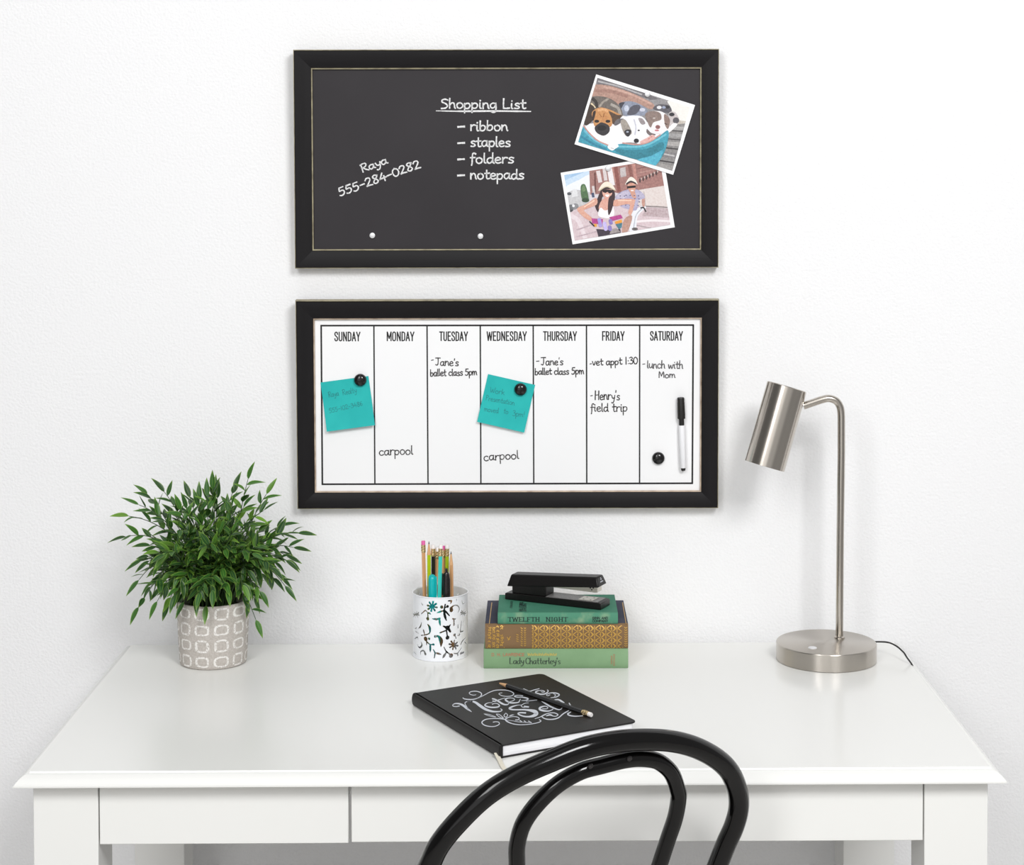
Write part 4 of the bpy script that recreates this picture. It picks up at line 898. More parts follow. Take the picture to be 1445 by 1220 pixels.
fl(B_([(1000, 440), (900, 445), (780, 480), (700, 525), (770, 555), (920, 560), (1100, 560), (1250, 580), (1350, 610), (1385, 655), (1330, 705), (1220, 735), (1080, 730), (960, 690), (920, 655), (980, 635), (1110, 640)]), [14, 20, 38, 46, 38, 34, 42, 66, 100, 110, 80, 48, 36, 34, 32, 34, 40])
for lf, w_ in (([(55, 665), (180, 680), (280, 715), (360, 745), (250, 732), (140, 702), (55, 665)], 14), ([(370, 670), (440, 680), (520, 740), (545, 775), (460, 750), (390, 700), (370, 670)], 18), ([(610, 645), (655, 690), (630, 740), (590, 745), (565, 700), (610, 645)], 20), ([(820, 685), (760, 692), (700, 718), (730, 716), (820, 685)], 14)): fl(B_(lf), w_)
fl(B_([(590, 805), (440, 785), (250, 785), (90, 810), (0, 880), (60, 950), (200, 985), (340, 980), (440, 930), (430, 880), (360, 865), (290, 875)]), [26, 24, 22, 24, 30, 26, 22, 20, 22, 20, 20, 22])
fl(B_([(860, 820), (930, 815), (950, 780), (900, 745), (800, 735), (680, 755), (605, 800), (640, 855), (760, 910), (920, 940), (1100, 940), (1280, 920), (1440, 885)]) + D_([(455, 832), (418, 802)]), [24, 22, 20, 18, 16, 20, 38, 34, 24, 20, 18, 18, 20, 22, 18])
fl(B_([(640, 820), (800, 845), (960, 872), (1270, 892)]), [10, 12, 14, 14])
for q_ in ([(970, 835), (1040, 880)], [(1080, 845), (1140, 882)], [(1190, 850), (1260, 886)]): fl(B_(q_), [24, 14])
K = 16.056
fl(D_([(65, 115), (130, 140), (200, 160), (300, 130), (415, 100)]), [36, 30, 22, 20, 16], K)
fl(D_([(400, 145), (340, 170), (350, 200), (440, 225), (540, 220), (600, 185), (620, 150), (600, 130)]), [20, 30, 34, 34, 30, 26, 22, 16], K); fl(D_([(400, 145), (480, 140), (540, 165), (510, 180), (460, 170)]), [16, 16, 18, 16, 14], K)
fl(D_([(660, 240), (610, 260), (580, 240), (640, 205), (740, 195), (830, 210), (870, 245), (800, 290), (680, 305)]), [16, 16, 16, 20, 26, 28, 26, 22, 14], K); fl(D_([(740, 215), (790, 245), (760, 275)]), 15, K)
fl(D_([(490, 555), (590, 555), (610, 525), (560, 500), (480, 510), (425, 545), (445, 580), (540, 605), (640, 605), (720, 570), (740, 520)]), [16, 16, 18, 20, 34, 48, 48, 38, 26, 18, 14], K)
fl(D_([(470, 390), (560, 440), (660, 500), (760, 545), (850, 575), (910, 565), (935, 530)]), [10, 34, 38, 30, 24, 16, 10], K)
fl(D_([(770, 350), (850, 350), (920, 385), (975, 420)]), [20, 36, 40, 30], K); fl(D_([(1095, 430), (1120, 475)]), [22, 26], K)
fl(D_([(320, 780), (430, 745), (530, 690), (640, 655), (760, 650), (840, 690), (790, 725), (720, 720)]), [12, 18, 20, 20, 22, 24, 18, 16], K)
fl(D_([(1080, 600), (960, 670), (850, 760), (720, 795), (580, 790), (490, 750), (485, 725), (560, 690)]), [24, 26, 26, 26, 24, 24, 20, 16], K); fl(D_([(580, 715), (660, 695), (730, 720)]), [20, 36, 24], K)
fl(D_([(1130, 630), (1065, 670), (1100, 705), (1230, 725), (1400, 715)]), [20, 36, 30, 24, 18], K)
pn.build('cover_lettering', M_foil, nbk)
# ribbon marker hanging out at the front
rb = [PZ(700, 1062, TOP + .006), PZ(704, 1070, TOP + .002), PZ(710, 1082, TOP + .0012), PZ(717, 1090, TOP + .001)]
bm = nb(); q_ = spline(rb, 5); hwv = Vector((.0028, .001, 0))
for off in (0, .0004):
    A = [bm.verts.new(v - hwv + Vector((0, 0, off))) for v in q_]; B = [bm.verts.new(v + hwv + Vector((0, 0, off))) for v in q_]
    for i in range(len(q_) - 1): bm.faces.new((A[i], B[i], B[i + 1], A[i + 1]))
obj('ribbon_marker', bm, M_ribbon, nbk, world=True)

M_wood = mat('bare_pencil_wood', (222, 176, 130), .6, var=(120, (206, 158, 112), .4, .7, (1, 1, .05)))
M_nat = mat('natural_pencil_body', (214, 164, 116), .5, var=(160, (202, 150, 104), .4, .7, (1, 1, .05)))
M_lime = mat('lime_pencil_paint', (178, 202, 24), .35); M_tealp = mat('turquoise_pencil_paint', (60, 204, 190), .35)
M_blkp = mat('black_pencil_paint', (32, 32, 34), .4); M_lead = mat('graphite', (46, 46, 50), .5)
M_ferr = mat('brass_ferrule', (226, 200, 152), .2, metal=.95); M_pink = mat('pink_eraser', (226, 104, 168), .8); M_white = mat('white_eraser', (240, 236, 234), .85)
def pencil(a, b, body, end, er, label, group=None, r=.0033):
    """a = upper or seen end, b = the other; end 'eraser' or 'point' at a"""
    d = a - b; L = d.length
    o = root('pencil', b, axis_rot(d, radians(8)), label, 'pencil', group)
    tl = .021
    lo = 0 if end == 'point' else tl; hi = L - tl if end == 'point' else L - .017
    bm = nb(); lathe(bm, [(0, lo), (r, lo), (r, hi), (0, hi)], 6); obj('body', bm, body, o, ang=25)
    if end == 'point':
        bm = nb(); lathe(bm, [(r * .97, hi), (.0011, L - .004), (0, L - .004)], 24); obj('wood_point', bm, M_wood, o)
        bm = nb(); lathe(bm, [(.0011, L - .004), (.0003, L), (0, L)], 16); obj('lead', bm, M_lead, o)
    else:
        bm = nb(); lathe(bm, [(r * .97, lo), (.0011, .004), (0, .004)], 24); obj('wood_point', bm, M_wood, o)
        bm = nb(); lathe(bm, [(.0011, .004), (.0003, 0), (0, 0)], 16); obj('lead', bm, M_lead, o)
        R = r * 1.05; h = hi - .001
        pr_ = [(0, h), (R, h), (R, h + .002), (R * 1.1, h + .0026), (R * 1.1, h + .0034), (R, h + .004), (R, h + .006), (R * 1.1, h + .0066), (R * 1.1, h + .0076), (R, h + .0084), (R, h + .0104), (R * 1.08, h + .0108), (R * 1.0, h + .012), (0, h + .012)]
        bm = nb(); lathe(bm, pr_, 24); obj('ferrule', bm, M_ferr, o, ang=50)
        bm = nb(); lathe(bm, [(0, h + .012), (r * .95, h + .012), (r * .97, L - .001), (r * .8, L), (0, L)], 20); obj('eraser', bm, er, o)
    return o
pencil(PZ(834.8, 1008.6, NZ + .0035), PZ(702.8, 963, NZ + .0035), M_blkp, 'eraser', M_white, 'black pencil with white eraser lying across the notebook cover')

# ------------------------------------------------------------------ pencil cup
cf = PZ(621.5, 933.6, TOP); CR = .0432
cc = Vector((P(621.5, 880, (0, cf.y + CR, 0), (0, 1, 0)).x, cf.y + CR, TOP)); CH = PY(621.5, 843.5, cf.y).z - TOP
M_cup = mat('white_enamelled_metal', (238, 240, 244), .35)
cup = root('pencil_cup', cc, None, 'white metal pencil cup with cut-out flowers and leaves', 'pencil cup')
ZC = lambda x, y: (570 + x / 9.76, 820 + y / 9.76)
def oncup(x, y):
    px, py = ZC(x, y); d = ray(px, py); o = CAM - cc
    a = d.x ** 2 + d.y ** 2; b = 2 * (o.x * d.x + o.y * d.y); c = o.x ** 2 + o.y ** 2 - CR ** 2; D = b * b - 4 * a * c
    if D < 0: D = 0
    h = o + d * ((-b - sqrt(D)) / (2 * a)); return (atan2(h.x, -h.y) * CR, h.z)      # arc length from the front, height
mot = [([(290, 395), (322, 430), (330, 500)], [10, 14, 12]), ([(325, 515)], [42]), ([(238, 446), (292, 400)], [12, 12]), ([(325, 430), (350, 440), (372, 455)], [14, 20, 6]),
 ([(570, 318), (556, 390), (580, 420), (628, 475)], [16, 16, 22, 14]), ([(550, 400), (566, 480), (588, 546)], [16, 30, 6]), ([(450, 436), (495, 420), (545, 404)], [6, 22, 12]), ([(520, 355)], [40]), ([(602, 345)], [34]), ([(556, 370), (600, 345)], [12, 12]), ([(612, 270), (656, 270), (642, 312)], [14, 22, 8]),
 ([(655, 396)], [50]), ([(645, 372), (690, 335), (740, 335), (766, 380), (750, 428)], [30, 14, 14, 14, 10]), ([(388, 515), (450, 522), (497, 508)], [10, 24, 14]), ([(490, 505), (492, 560), (501, 612)], [16, 24, 6]),
 ([(670, 515), (715, 520)], [14, 12]), ([(690, 520), (693, 604)], [14, 24]), ([(328, 595), (354, 640), (352, 710), (300, 735), (235, 745)], [16, 32, 14, 12, 12]), ([(268, 675), (282, 730)], [22, 12]),
 ([(542, 616), (600, 640), (642, 596)], [14, 34, 10]), ([(600, 630), (640, 692)], [40, 26]), ([(588, 640), (590, 700), (602, 770)], [18, 16, 14]), ([(602, 776)], [48]), ([(498, 708), (570, 680)], [16, 16]),
 ([(296, 792)], [56]), ([(345, 790)], [30]), ([(310, 830), (360, 870), (402, 866)], [18, 14, 12]), ([(360, 870), (362, 920), (360, 970)], [12, 28, 10]), ([(406, 870)], [28]), ([(312, 835), (310, 875)], [12, 10]),
 ([(430, 760)], [32]), ([(430, 752), (480, 762), (512, 820), (510, 900)], [14, 28, 46, 8]), ([(404, 940), (426, 985), (418, 1055)], [12, 14, 12]), ([(425, 985), (480, 996), (512, 1008)], [12, 24, 8]),
 ([(552, 905), (580, 960), (640, 1010)], [10, 14, 14]), ([(650, 1022)], [54]), ([(588, 970), (556, 1020), (536, 1055)], [10, 28, 10]), ([(690, 990), (740, 990), (800, 908)], [10, 14, 8]), ([(742, 990), (745, 1024)], [16, 16]), ([(785, 992), (834, 974)], [30, 14]),
 ([(700, 738)], [36]), ([(712, 760), (722, 790)], [10, 10]), ([(765, 738)], [32]), ([(740, 745), (765, 740)], [10, 10]), ([(796, 545), (780, 690)], [10, 18]), ([(780, 694), (820, 686)], [16, 14]), ([(826, 550), (815, 612)], [12, 10]), ([(745, 600), (748, 645)], [12, 12]),
 ([(240, 570), (225, 620), (198, 648)], [12, 22, 10]), ([(150, 654), (175, 636)], [10, 10]), ([(178, 868), (210, 912), (246, 880), (234, 836)], [10, 20, 22, 10]), ([(224, 1004), (230, 965), (270, 955), (292, 1000)], [10, 12, 16, 32]),
 ([(148, 788), (186, 768), (190, 806)], [12, 12, 8]), ([(160, 692), (196, 712)], [12, 12]), ([(120, 690), (136, 722)], [10, 10]), ([(240, 305), (256, 326)], [14, 12]), ([(800, 268), (815, 312), (846, 290)], [10, 12, 10]), ([(725, 246), (730, 272)], [10, 8]), ([(860, 768), (805, 826), (786, 872)], [8, 18, 16]), ([(838, 836), (866, 862)], [12, 12]), ([(145, 830), (142, 790)], [8, 8]), ([(140, 970), (165, 1000)], [12, 10]), ([(848, 640), (855, 600)], [10, 10])]
for cx_, cy_, R_, wt in ((388, 346, 66, 24), (686, 876, 60, 22), (166, 456, 44, 14), (820, 438, 40, 14)):
    for k in range(8):
        a = k * pi / 4 + .2; mot.append(([(cx_, cy_), (cx_ + R_ * cos(a), cy_ + R_ * sin(a))], [12, wt]))
segs = []
for pts, ws in mot:
    pts2 = [(x, y, w) for (x, y), w in zip(pts, ws)]
    if len(pts2) > 2: pts2 = [tuple(v) for v in spline(pts2, 4)]
    c = [oncup(x, y) + (w / 9.76 * 1.115e-3 / 2 * 1.12 + .0001,) for x, y, w in pts2]
    for sh_ in (0, pi * CR):
        c2 = [(s + sh_, z, w) for s, z, w in c]
        if len(c2) == 1: segs.append((c2[0], c2[0]))
        else: segs += list(zip(c2[:-1], c2[1:]))
NA, NZc = 480, 174; per = 2 * pi * CR
hole = [[False] * NZc for _ in range(NA)]
for (s1_, z1_, w1_), (s2_, z2_, w2_) in segs:
    mw_ = max(w1_, w2_)
    i0 = int(((min(s1_, s2_) - mw_) / per) * NA) - 1; i1 = int(((max(s1_, s2_) + mw_) / per) * NA) + 1
    j0 = max(5, int((min(z1_, z2_) - mw_) / CH * NZc) - 1); j1 = min(NZc - 6, int((max(z1_, z2_) + mw_) / CH * NZc) + 1)
    dx, dz = s2_ - s1_, z2_ - z1_; l2 = dx * dx + dz * dz or 1e-12
    for i in range(i0, i1 + 1):
        s = (i + .5) / NA * per
        for j in range(j0, j1 + 1):
            z = (j + .5) / NZc * CH; t = max(0, min(1, ((s - s1_) * dx + (z - z1_) * dz) / l2))
            if (s - s1_ - dx * t) ** 2 + (z - z1_ - dz * t) ** 2 < (w1_ + (w2_ - w1_) * t) ** 2: hole[i % NA][j] = True
bm = nb(); G_ = {}
def gv(i, j):
    i %= NA
    if (i, j) not in G_:
        a = i / NA * 2 * pi; G_[(i, j)] = bm.verts.new((CR * sin(a), -CR * cos(a), CH * j / NZc))
    return G_[(i, j)]
for i in range(NA):
    for j in range(NZc):
        if not hole[i][j]: bm.faces.new((gv(i, j), gv(i + 1, j), gv(i + 1, j + 1), gv(i, j + 1)))
bnd = [v for v in bm.verts if any(e.is_boundary for e in v.link_edges) and .001 < v.co.z < CH - .001]
for _ in range(3):
    new = {}
    for v in bnd:
        nbv = [e.other_vert(v) for e in v.link_edges if e.is_boundary]
        if len(nbv) == 2: new[v] = v.co * .4 + (nbv[0].co + nbv[1].co) * .3
    for v, c in new.items():
        s = CR / sqrt(c.x ** 2 + c.y ** 2); v.co = (c.x * s, c.y * s, c.z)
wall = obj('pierced_wall', bm, M_cup, cup, ang=60)
so = wall.modifiers.new('solid', 'SOLIDIFY'); so.thickness = .0008; so.offset = -1
bm = nb(); lathe(bm, [(0, .0), (CR - .001, 0), (CR - .001, .0012), (0, .0012)], 64); obj('bottom', bm, M_cup, cup)
bm = nb(); lathe(bm, [(CR + .0004 + .0009 * cos(k * pi / 5), CH + .0009 * sin(k * pi / 5)) for k in range(10)], 96, close=True); obj('rim', bm, M_cup, cup, ang=80)
bm = nb(); lathe(bm, [(CR + .0001 + .0007 * cos(k * pi / 5), .0009 + .0007 * sin(k * pi / 5)) for k in range(10)], 96, close=True); obj('foot_ring', bm, M_cup, cup, ang=80)
def incup(tx, ty, bx, by, dy, r=.0033):
    a = PY(tx, ty, cc.y + dy); b = PY(bx, by, cc.y + dy); d = a - b; e = a - d * ((a.z - TOP - .0022) / d.z)
    for _ in range(20):                                  # keep the foot inside the cup
        if sqrt((e.x - cc.x) ** 2 + (e.y - cc.y) ** 2) < CR - .004 - r: break
        e.x += (cc.x - e.x) * .15; e.y += (cc.y - e.y) * .15
    return a, e
gp = 'pencils in the white cup'
PL = [(597.2, 762.8, 599.2, 842.8, -.004, M_nat, 'eraser', M_pink, 'natural wood pencil with pink eraser, leftmost in the cup'),
 (605.3, 763.6, 605.5, 810, .004, M_lime, 'point', None, 'lime green pencil point up, behind the teal pen in cup'),
 (611.3, 768.2, 611.2, 809, .009, M_blkp, 'eraser', M_white, 'black pencil with gold ferrule and pale eraser standing in the cup'),
 (617.4, 772, 615.4, 809, .016, M_nat, 'eraser', M_white, 'natural wood pencil mostly hidden between black and turquoise pencils'),
 (621.9, 768, 620, 842.8, -.021, M_tealp, 'eraser', M_white, 'turquoise pencil with gold ferrule at the middle of the cup'),
 (626.3, 770, 625.4, 806, .010, M_nat, 'eraser', M_pink, 'natural wood pencil with pink eraser right of turquoise pencil'),
 (630.9, 768.2, 630.8, 800, .003, M_lime, 'eraser', M_white, 'lime green pencil with gold ferrule above the black pen'),
 (636.4, 777.8, 637.3, 841, -.006, M_nat, 'point', None, 'natural wood pencil point up, rightmost in the cup')]
for tx, ty, bx, by, dy, mm, en, er, lab in PL:
    a, e = incup(tx, ty, bx, by, dy); pencil(a, e, mm, en, er, lab, gp)
M_penteal = mat('teal_pen_plastic', (0, 176, 178), .3); M_penblk = mat('black_pen_plastic', (26, 22, 22), .2)
a, e = incup(609.8, 809.5, 609.8, 842.8, -.021, .006)
o = root('felt_pen', e, axis_rot(a - e), 'teal capped felt pen standing cap up at the front of the cup', 'pen', 'pens in the white cup'); L = (a - e).length; r_ = .0058
bm = nb(); lathe(bm, [(0, 0), (.0035, 0), (.0048, .004), (.0048, L - .052), (0, L - .052)], 24); obj('barrel', bm, M_penteal, o)
bm = nb(); lathe(bm, [(0, L - .054), (r_, L - .054), (r_, L - .006), (r_ * .9, L - .0025), (r_ * .55, L - .0006), (0, L)], 24)
for v in bm.verts:
    if v.co.z > L - .007: v.co.z -= (.0045 - v.co.x) * .28
pc_ = obj('cap', bm, M_penteal, o)
bm = nb(); prism(bm, [(-.0012, L - .048), (-.0012, L - .004), (.0012, L - .004), (.0012, L - .05)], -r_ - .0016, -r_ + .0006); obj('clip', bm, M_penteal, pc_, bevel=.0005)
a, e = incup(630, 806.5, 630.3, 842.8, -.020, .006)
o = root('ballpoint_pen', e, axis_rot(a - e), 'black retractable pen with clip at the front right of the cup', 'pen', 'pens in the white cup'); L = (a - e).length
bm = nb(); lathe(bm, [(0, 0), (.001, 0), (.003, .014), (r_ * .95, .03), (r_, .06), (r_, L - .012), (r_ * .8, L - .004), (r_ * .6, L - .001), (0, L)], 28); bo = obj('barrel', bm, M_penblk, o)
bm = nb(); lathe(bm, [(0, L - .002), (.0021, L - .002), (.0021, L + .0045), (.0017, L + .0055), (0, L + .0055)], 20); obj('push_button', bm, M_penblk, o)
bm = nb(); prism(bm, [(-.0042, L - .036), (-.005, L - .008), (-.0046, L - .003), (-.0024, L - .003), (-.002, L - .034), (-.003, L - .0375)], -r_ - .0022, -r_ + .0012); obj('clip', bm, M_penblk, o, bevel=.0006)

# ------------------------------------------------------------------ potted plant
pf = PZ(301.5, 946, TOP); PR0, PR1 = .0515, .0555
pcn = Vector((0, pf.y + PR0, TOP)); pcn.x = PY(301, 900, pcn.y).x
PHt = PY(300, 855.5, pf.y).z - TOP
plant = root('potted_plant', pcn, None, 'leafy green plant in patterned concrete pot at left of desk', 'plant')
n = N('stamped_concrete'); b = n.b; b.inputs['Roughness'].default_value = .9; b.inputs['Specular IOR Level'].default_value = .2
uv = n.new('ShaderNodeUVMap'); uv.uv_map = 'UVMap'; sep = n.new('ShaderNodeSeparateXYZ'); n.link(uv.outputs[0], sep.inputs[0])
def mth(op, a, b_=None, c_=None):
    k = n.new('ShaderNodeMath', operation=op)
    for i, v in enumerate((a, b_, c_)):
        if v is None: continue
        if isinstance(v, (int, float)): k.inputs[i].default_value = v
        else: n.link(v, k.inputs[i])
    return k.outputs[0]
nz = n.noise(60, 3); nz2 = n.noise(420, 3)
wob = mth('MULTIPLY', mth('SUBTRACT', nz, .5), .16)
u11 = mth('MULTIPLY', sep.outputs[0], 11.0); v4 = mth('MULTIPLY', sep.outputs[1], 4.0)
fu = mth('SUBTRACT', mth('FRACT', mth('ADD', u11, wob)), .5); fv = mth('SUBTRACT', mth('FRACT', mth('ADD', v4, wob)), .5)
au = mth('ABSOLUTE', fu); av_ = mth('ABSOLUTE', fv)
alt = mth('MODULO', mth('ADD', mth('FLOOR', u11), mth('FLOOR', v4)), 2.0)
rx_ = mth('ADD', .37, mth('MULTIPLY', alt, .02)); ry_ = mth('SUBTRACT', .40, mth('MULTIPLY', alt, .07))
du = mth('POWER', mth('DIVIDE', au, rx_), 3.4); dv = mth('POWER', mth('DIVIDE', av_, ry_), 3.4)
dd = mth('POWER', mth('ADD', du, dv), 1 / 3.4)
rg = mth('SUBTRACT', 1.0, mth('MINIMUM', 1.0, mth('MULTIPLY', mth('ABSOLUTE', mth('SUBTRACT', dd, .84)), 5.2)))
ringm = mth('MINIMUM', 1.0, mth('MULTIPLY', rg, 2.2))
dg = mth('ABSOLUTE', mth('SUBTRACT', mth('DIVIDE', au, rx_), mth('DIVIDE', av_, ry_)))
gap = mth('LESS_THAN', dg, mth('MULTIPLY', mth('SUBTRACT', 1.0, alt), .10))
ringm = mth('MULTIPLY', ringm, mth('SUBTRACT', 1.0, mth('MULTIPLY', gap, .85)))
edge_ = mth('MULTIPLY', mth('GREATER_THAN', sep.outputs[1], .02), mth('LESS_THAN', sep.outputs[1], .985))
ringm = mth('MULTIPLY', ringm, edge_); worn = mth('MINIMUM', 1.0, mth('MULTIPLY', mth('MAXIMUM', mth('SUBTRACT', nz2, .28), 0.0), 4.5)); ringm = mth('MULTIPLY', ringm, worn)
mx = n.new('ShaderNodeMix'); mx.data_type = 'RGBA'
n.link(ringm, mx.inputs['Factor']); n.link(n.mix(nz2, (176, 169, 162), (198, 192, 186), .3, .7), mx.inputs['A']); mx.inputs['B'].default_value = lin((236, 233, 229))
n.link(mx.outputs['Result'], b.inputs['Base Color'])
n.bump(mth('ADD', mth('MULTIPLY', ringm, .8), mth('MULTIPLY', nz2, .5)), .5, .0012)
M_pot = n.m
M_conc = mat('plain_concrete', (186, 180, 173), .9, spec=.2, var=(420, (168, 161, 154), .35, .7, None), bump=(420, .4, .001, None))
bm = nb(); seg = 96
pr_ = [(PR0 - .003, 0), (PR0 - .0008, .0012)] + [(PR0 + (PR1 - PR0) * k / 12 + .0006 * sin(pi * k / 12), .003 + (PHt - .005) * k / 12) for k in range(13)] + [(PR1 - .0006, PHt - .0006), (PR1 - .0025, PHt)]
uvl = bm.loops.layers.uv.new('UVMap'); rings = []
for r_2, z in pr_: rings.append([bm.verts.new((r_2 * sin(2 * pi * (i + .5) / seg), -r_2 * cos(2 * pi * (i + .5) / seg), z)) for i in range(seg)])
zz = [z / PHt for _, z in pr_]
for k in range(len(rings) - 1):
    for i in range(seg):
        j = (i + 1) % seg; f = bm.faces.new((rings[k][i], rings[k][j], rings[k + 1][j], rings[k + 1][i]))
        for l, (uu, vv) in zip(f.loops, ((i, zz[k]), (i + 1, zz[k]), (i + 1, zz[k + 1]), (i, zz[k + 1]))): l[uvl].uv = (uu / seg + .5 / 11 + .03, vv)
bm.faces.new(rings[0][::-1])
obj('pot', bm, M_pot, plant, ang=50)
bm = nb(); lathe(bm, [(PR1 - .0025, PHt), (PR1 - .005, PHt - .0006), (PR1 - .0062, PHt - .002), (PR1 - .0075, PHt - .03), (0, PHt - .03)], seg); obj('pot_inside', bm, M_conc, plant, ang=50)
M_soil = mat('dark_moss', (52, 44, 30), .95, var=(300, (74, 70, 40), .35, .7, None), bump=(300, .8, .004, None))
bm = nb(); lathe(bm, [(PR1 - .0066, PHt - .014), (.03, PHt - .010), (0, PHt - .007)], 48); obj('soil', bm, M_soil, plant)

n = N('leaf_green'); b = n.b; b.inputs['Roughness'].default_value = .42; b.inputs['Specular IOR Level'].default_value = .4
geo = n.new('ShaderNodeNewGeometry'); rmp = n.new('ShaderNodeValToRGB'); cr = rmp.color_ramp
cr.elements[0].position = 0; cr.elements[0].color = lin((30, 66, 30)); cr.elements[1].position = 1; cr.elements[1].color = lin((104, 146, 48))
for ps, c in ((.45, (40, 84, 34)), (.8, (58, 106, 38))): e_ = cr.elements.new(ps); e_.color = lin(c)
n.link(geo.outputs['Random Per Island'], rmp.inputs[0])
uv = n.new('ShaderNodeUVMap'); uv.uv_map = 'UVMap'; sep = n.new('ShaderNodeSeparateXYZ'); n.link(uv.outputs[0], sep.inputs[0])
au = mth('ABSOLUTE', sep.outputs[0]); rim = mth('MULTIPLY', mth('MAXIMUM', mth('SUBTRACT', au, .72), 0.0), 1.9); tip = mth('MULTIPLY', mth('MAXIMUM', mth('SUBTRACT', sep.outputs[1], .72), 0.0), 1.6)
vein = mth('MULTIPLY', mth('LESS_THAN', au, .07), .25)
fac = mth('MINIMUM', .85, mth('ADD', mth('ADD', rim, tip), vein))
mx = n.new('ShaderNodeMix'); mx.data_type = 'RGBA'; n.link(fac, mx.inputs['Factor']); n.link(rmp.outputs[0], mx.inputs['A']); mx.inputs['B'].default_value = lin((160, 194, 82))
n.link(mx.outputs['Result'], b.inputs['Base Color']); b.inputs['Transmission Weight'].default_value = 0; b.inputs['Subsurface Weight'].default_value = 0
M_leaf = n.m
M_stem = mat('green_stem', (50, 76, 36), .6)
rnd = random.Random(21)
bl = nb(); luv = bl.loops.layers.uv.new('UVMap'); bs = nb()
PI_ = ROOTM[plant.name].inverted()
def leaf(p0, d, up, L, wd, curl):
    d = d.normalized(); s = d.cross(up)
    if s.length < 1e-3: s = d.orthogonal()
    s.normalize(); nn = s.cross(d).normalized(); K = 7; rows = []
    tw = rnd.uniform(-.5, .5)
    for k in range(K + 1):
        t = k / K; wv = wd * (sin(pi * min(1, t ** .8 * 1.0)) ** .9 * (1 - .35 * t) + .02) if k < K else 0
        c = p0 + d * (L * (t - .12 * curl * curl * t * t)) - nn * (L * curl * t * t * .55)
        ss = s * cos(tw * t) + nn * sin(tw * t)
        lift = nn * (wv * .32)
        rows.append([(c - ss * wv + lift, -1, t), (c - ss * wv * .5 + lift * .35, -.5, t), (c, 0, t), (c + ss * wv * .5 + lift * .35, .5, t), (c + ss * wv + lift, 1, t)])
    R_ = [[bl.verts.new(v) for v, _, _ in r] for r in rows[:-1]]; tipv = bl.verts.new(rows[-1][2][0])
    for k in range(K - 1):
        for i in range(4):
            f = bl.faces.new((R_[k][i], R_[k][i + 1], R_[k + 1][i + 1], R_[k + 1][i]))
            for l, (a, b2) in zip(f.loops, ((k, i), (k, i + 1), (k + 1, i + 1), (k + 1, i))): l[luv].uv = rows[a][b2][1:]
    for i in range(4):
        f = bl.faces.new((R_[-1][i], R_[-1][i + 1], tipv))
        for l, u in zip(f.loops, (rows[K - 1][i][1:], rows[K - 1][i + 1][1:], (0, 1))): l[luv].uv = u
ZSO = PHt - .010
def spray(end, nleaf=11, lsize=.029, arch=.5, t0=.32):
    end = Vector(end)
    a = rnd.uniform(0, 2 * pi); rr = rnd.uniform(0, .024); h = Vector((end.x, end.y, 0))
    st_ = Vector((rr * cos(a), rr * sin(a), ZSO)) + (h.normalized() * .014 if h.length > .001 else Vector())
    mid = st_.lerp(end, .45) + Vector((0, 0, arch * (.05 + .35 * h.length))); mid.x = st_.x + (end.x - st_.x) * .38; mid.y = st_.y + (end.y - st_.y) * .38
    q = [st_ * (1 - t) ** 2 + mid * 2 * t * (1 - t) + end * t * t for t in [k / 16 for k in range(17)]]
    wall_y = -pcn.y - .006
    for v in q: v.y = min(v.y, wall_y - .012)
    tube(bs, q, [.0013 - .0008 * k / 16 for k in range(17)], 5)
    ph = rnd.uniform(0, 2 * pi)
    for k in range(nleaf):
        t = t0 + (1 - t0) * (k + rnd.uniform(-.2, .2)) / nleaf; t = min(max(t, .05), .98); i = min(15, int(t * 16)); p_ = q[i].lerp(q[i + 1], t * 16 - i)
        tg = (q[i + 1] - q[i]).normalized(); sd = tg.orthogonal().normalized(); sd = Matrix.Rotation(ph + k * 2.4, 3, tg) @ sd
        d = tg * rnd.uniform(.55, .95) + sd * rnd.uniform(.6, .95) + Vector((0, 0, rnd.uniform(-.2, .22)))
        ln = lsize * rnd.uniform(.72, 1.15) * (.8 + .25 * t); d.normalize()
        tipy = p_.y + d.y * ln
        if tipy > wall_y: d.y -= (tipy - wall_y) / ln; d.normalize()
        if p_.y + d.y * ln > wall_y: continue
        pt = p_ + d * ln                              # not through the pot
        if pt.z < PHt + .004 and sqrt(pt.x ** 2 + pt.y ** 2) < PR1 + .006: d.z = abs(d.z) + .3; d.normalize()
        leaf(p_, d, Vector((rnd.uniform(-.4, .4), rnd.uniform(-.9, .1), 1)), ln, ln * rnd.uniform(.15, .2), rnd.uniform(-.15, .55))
    tg = (q[-1] - q[-2]).normalized(); leaf(q[-1], tg, Vector((0, -.5, 1)), lsize * 1.05, lsize * .18, rnd.uniform(0, .5))
def pix(x, y, dy): return PI_ @ PY(x, y, pcn.y + dy)
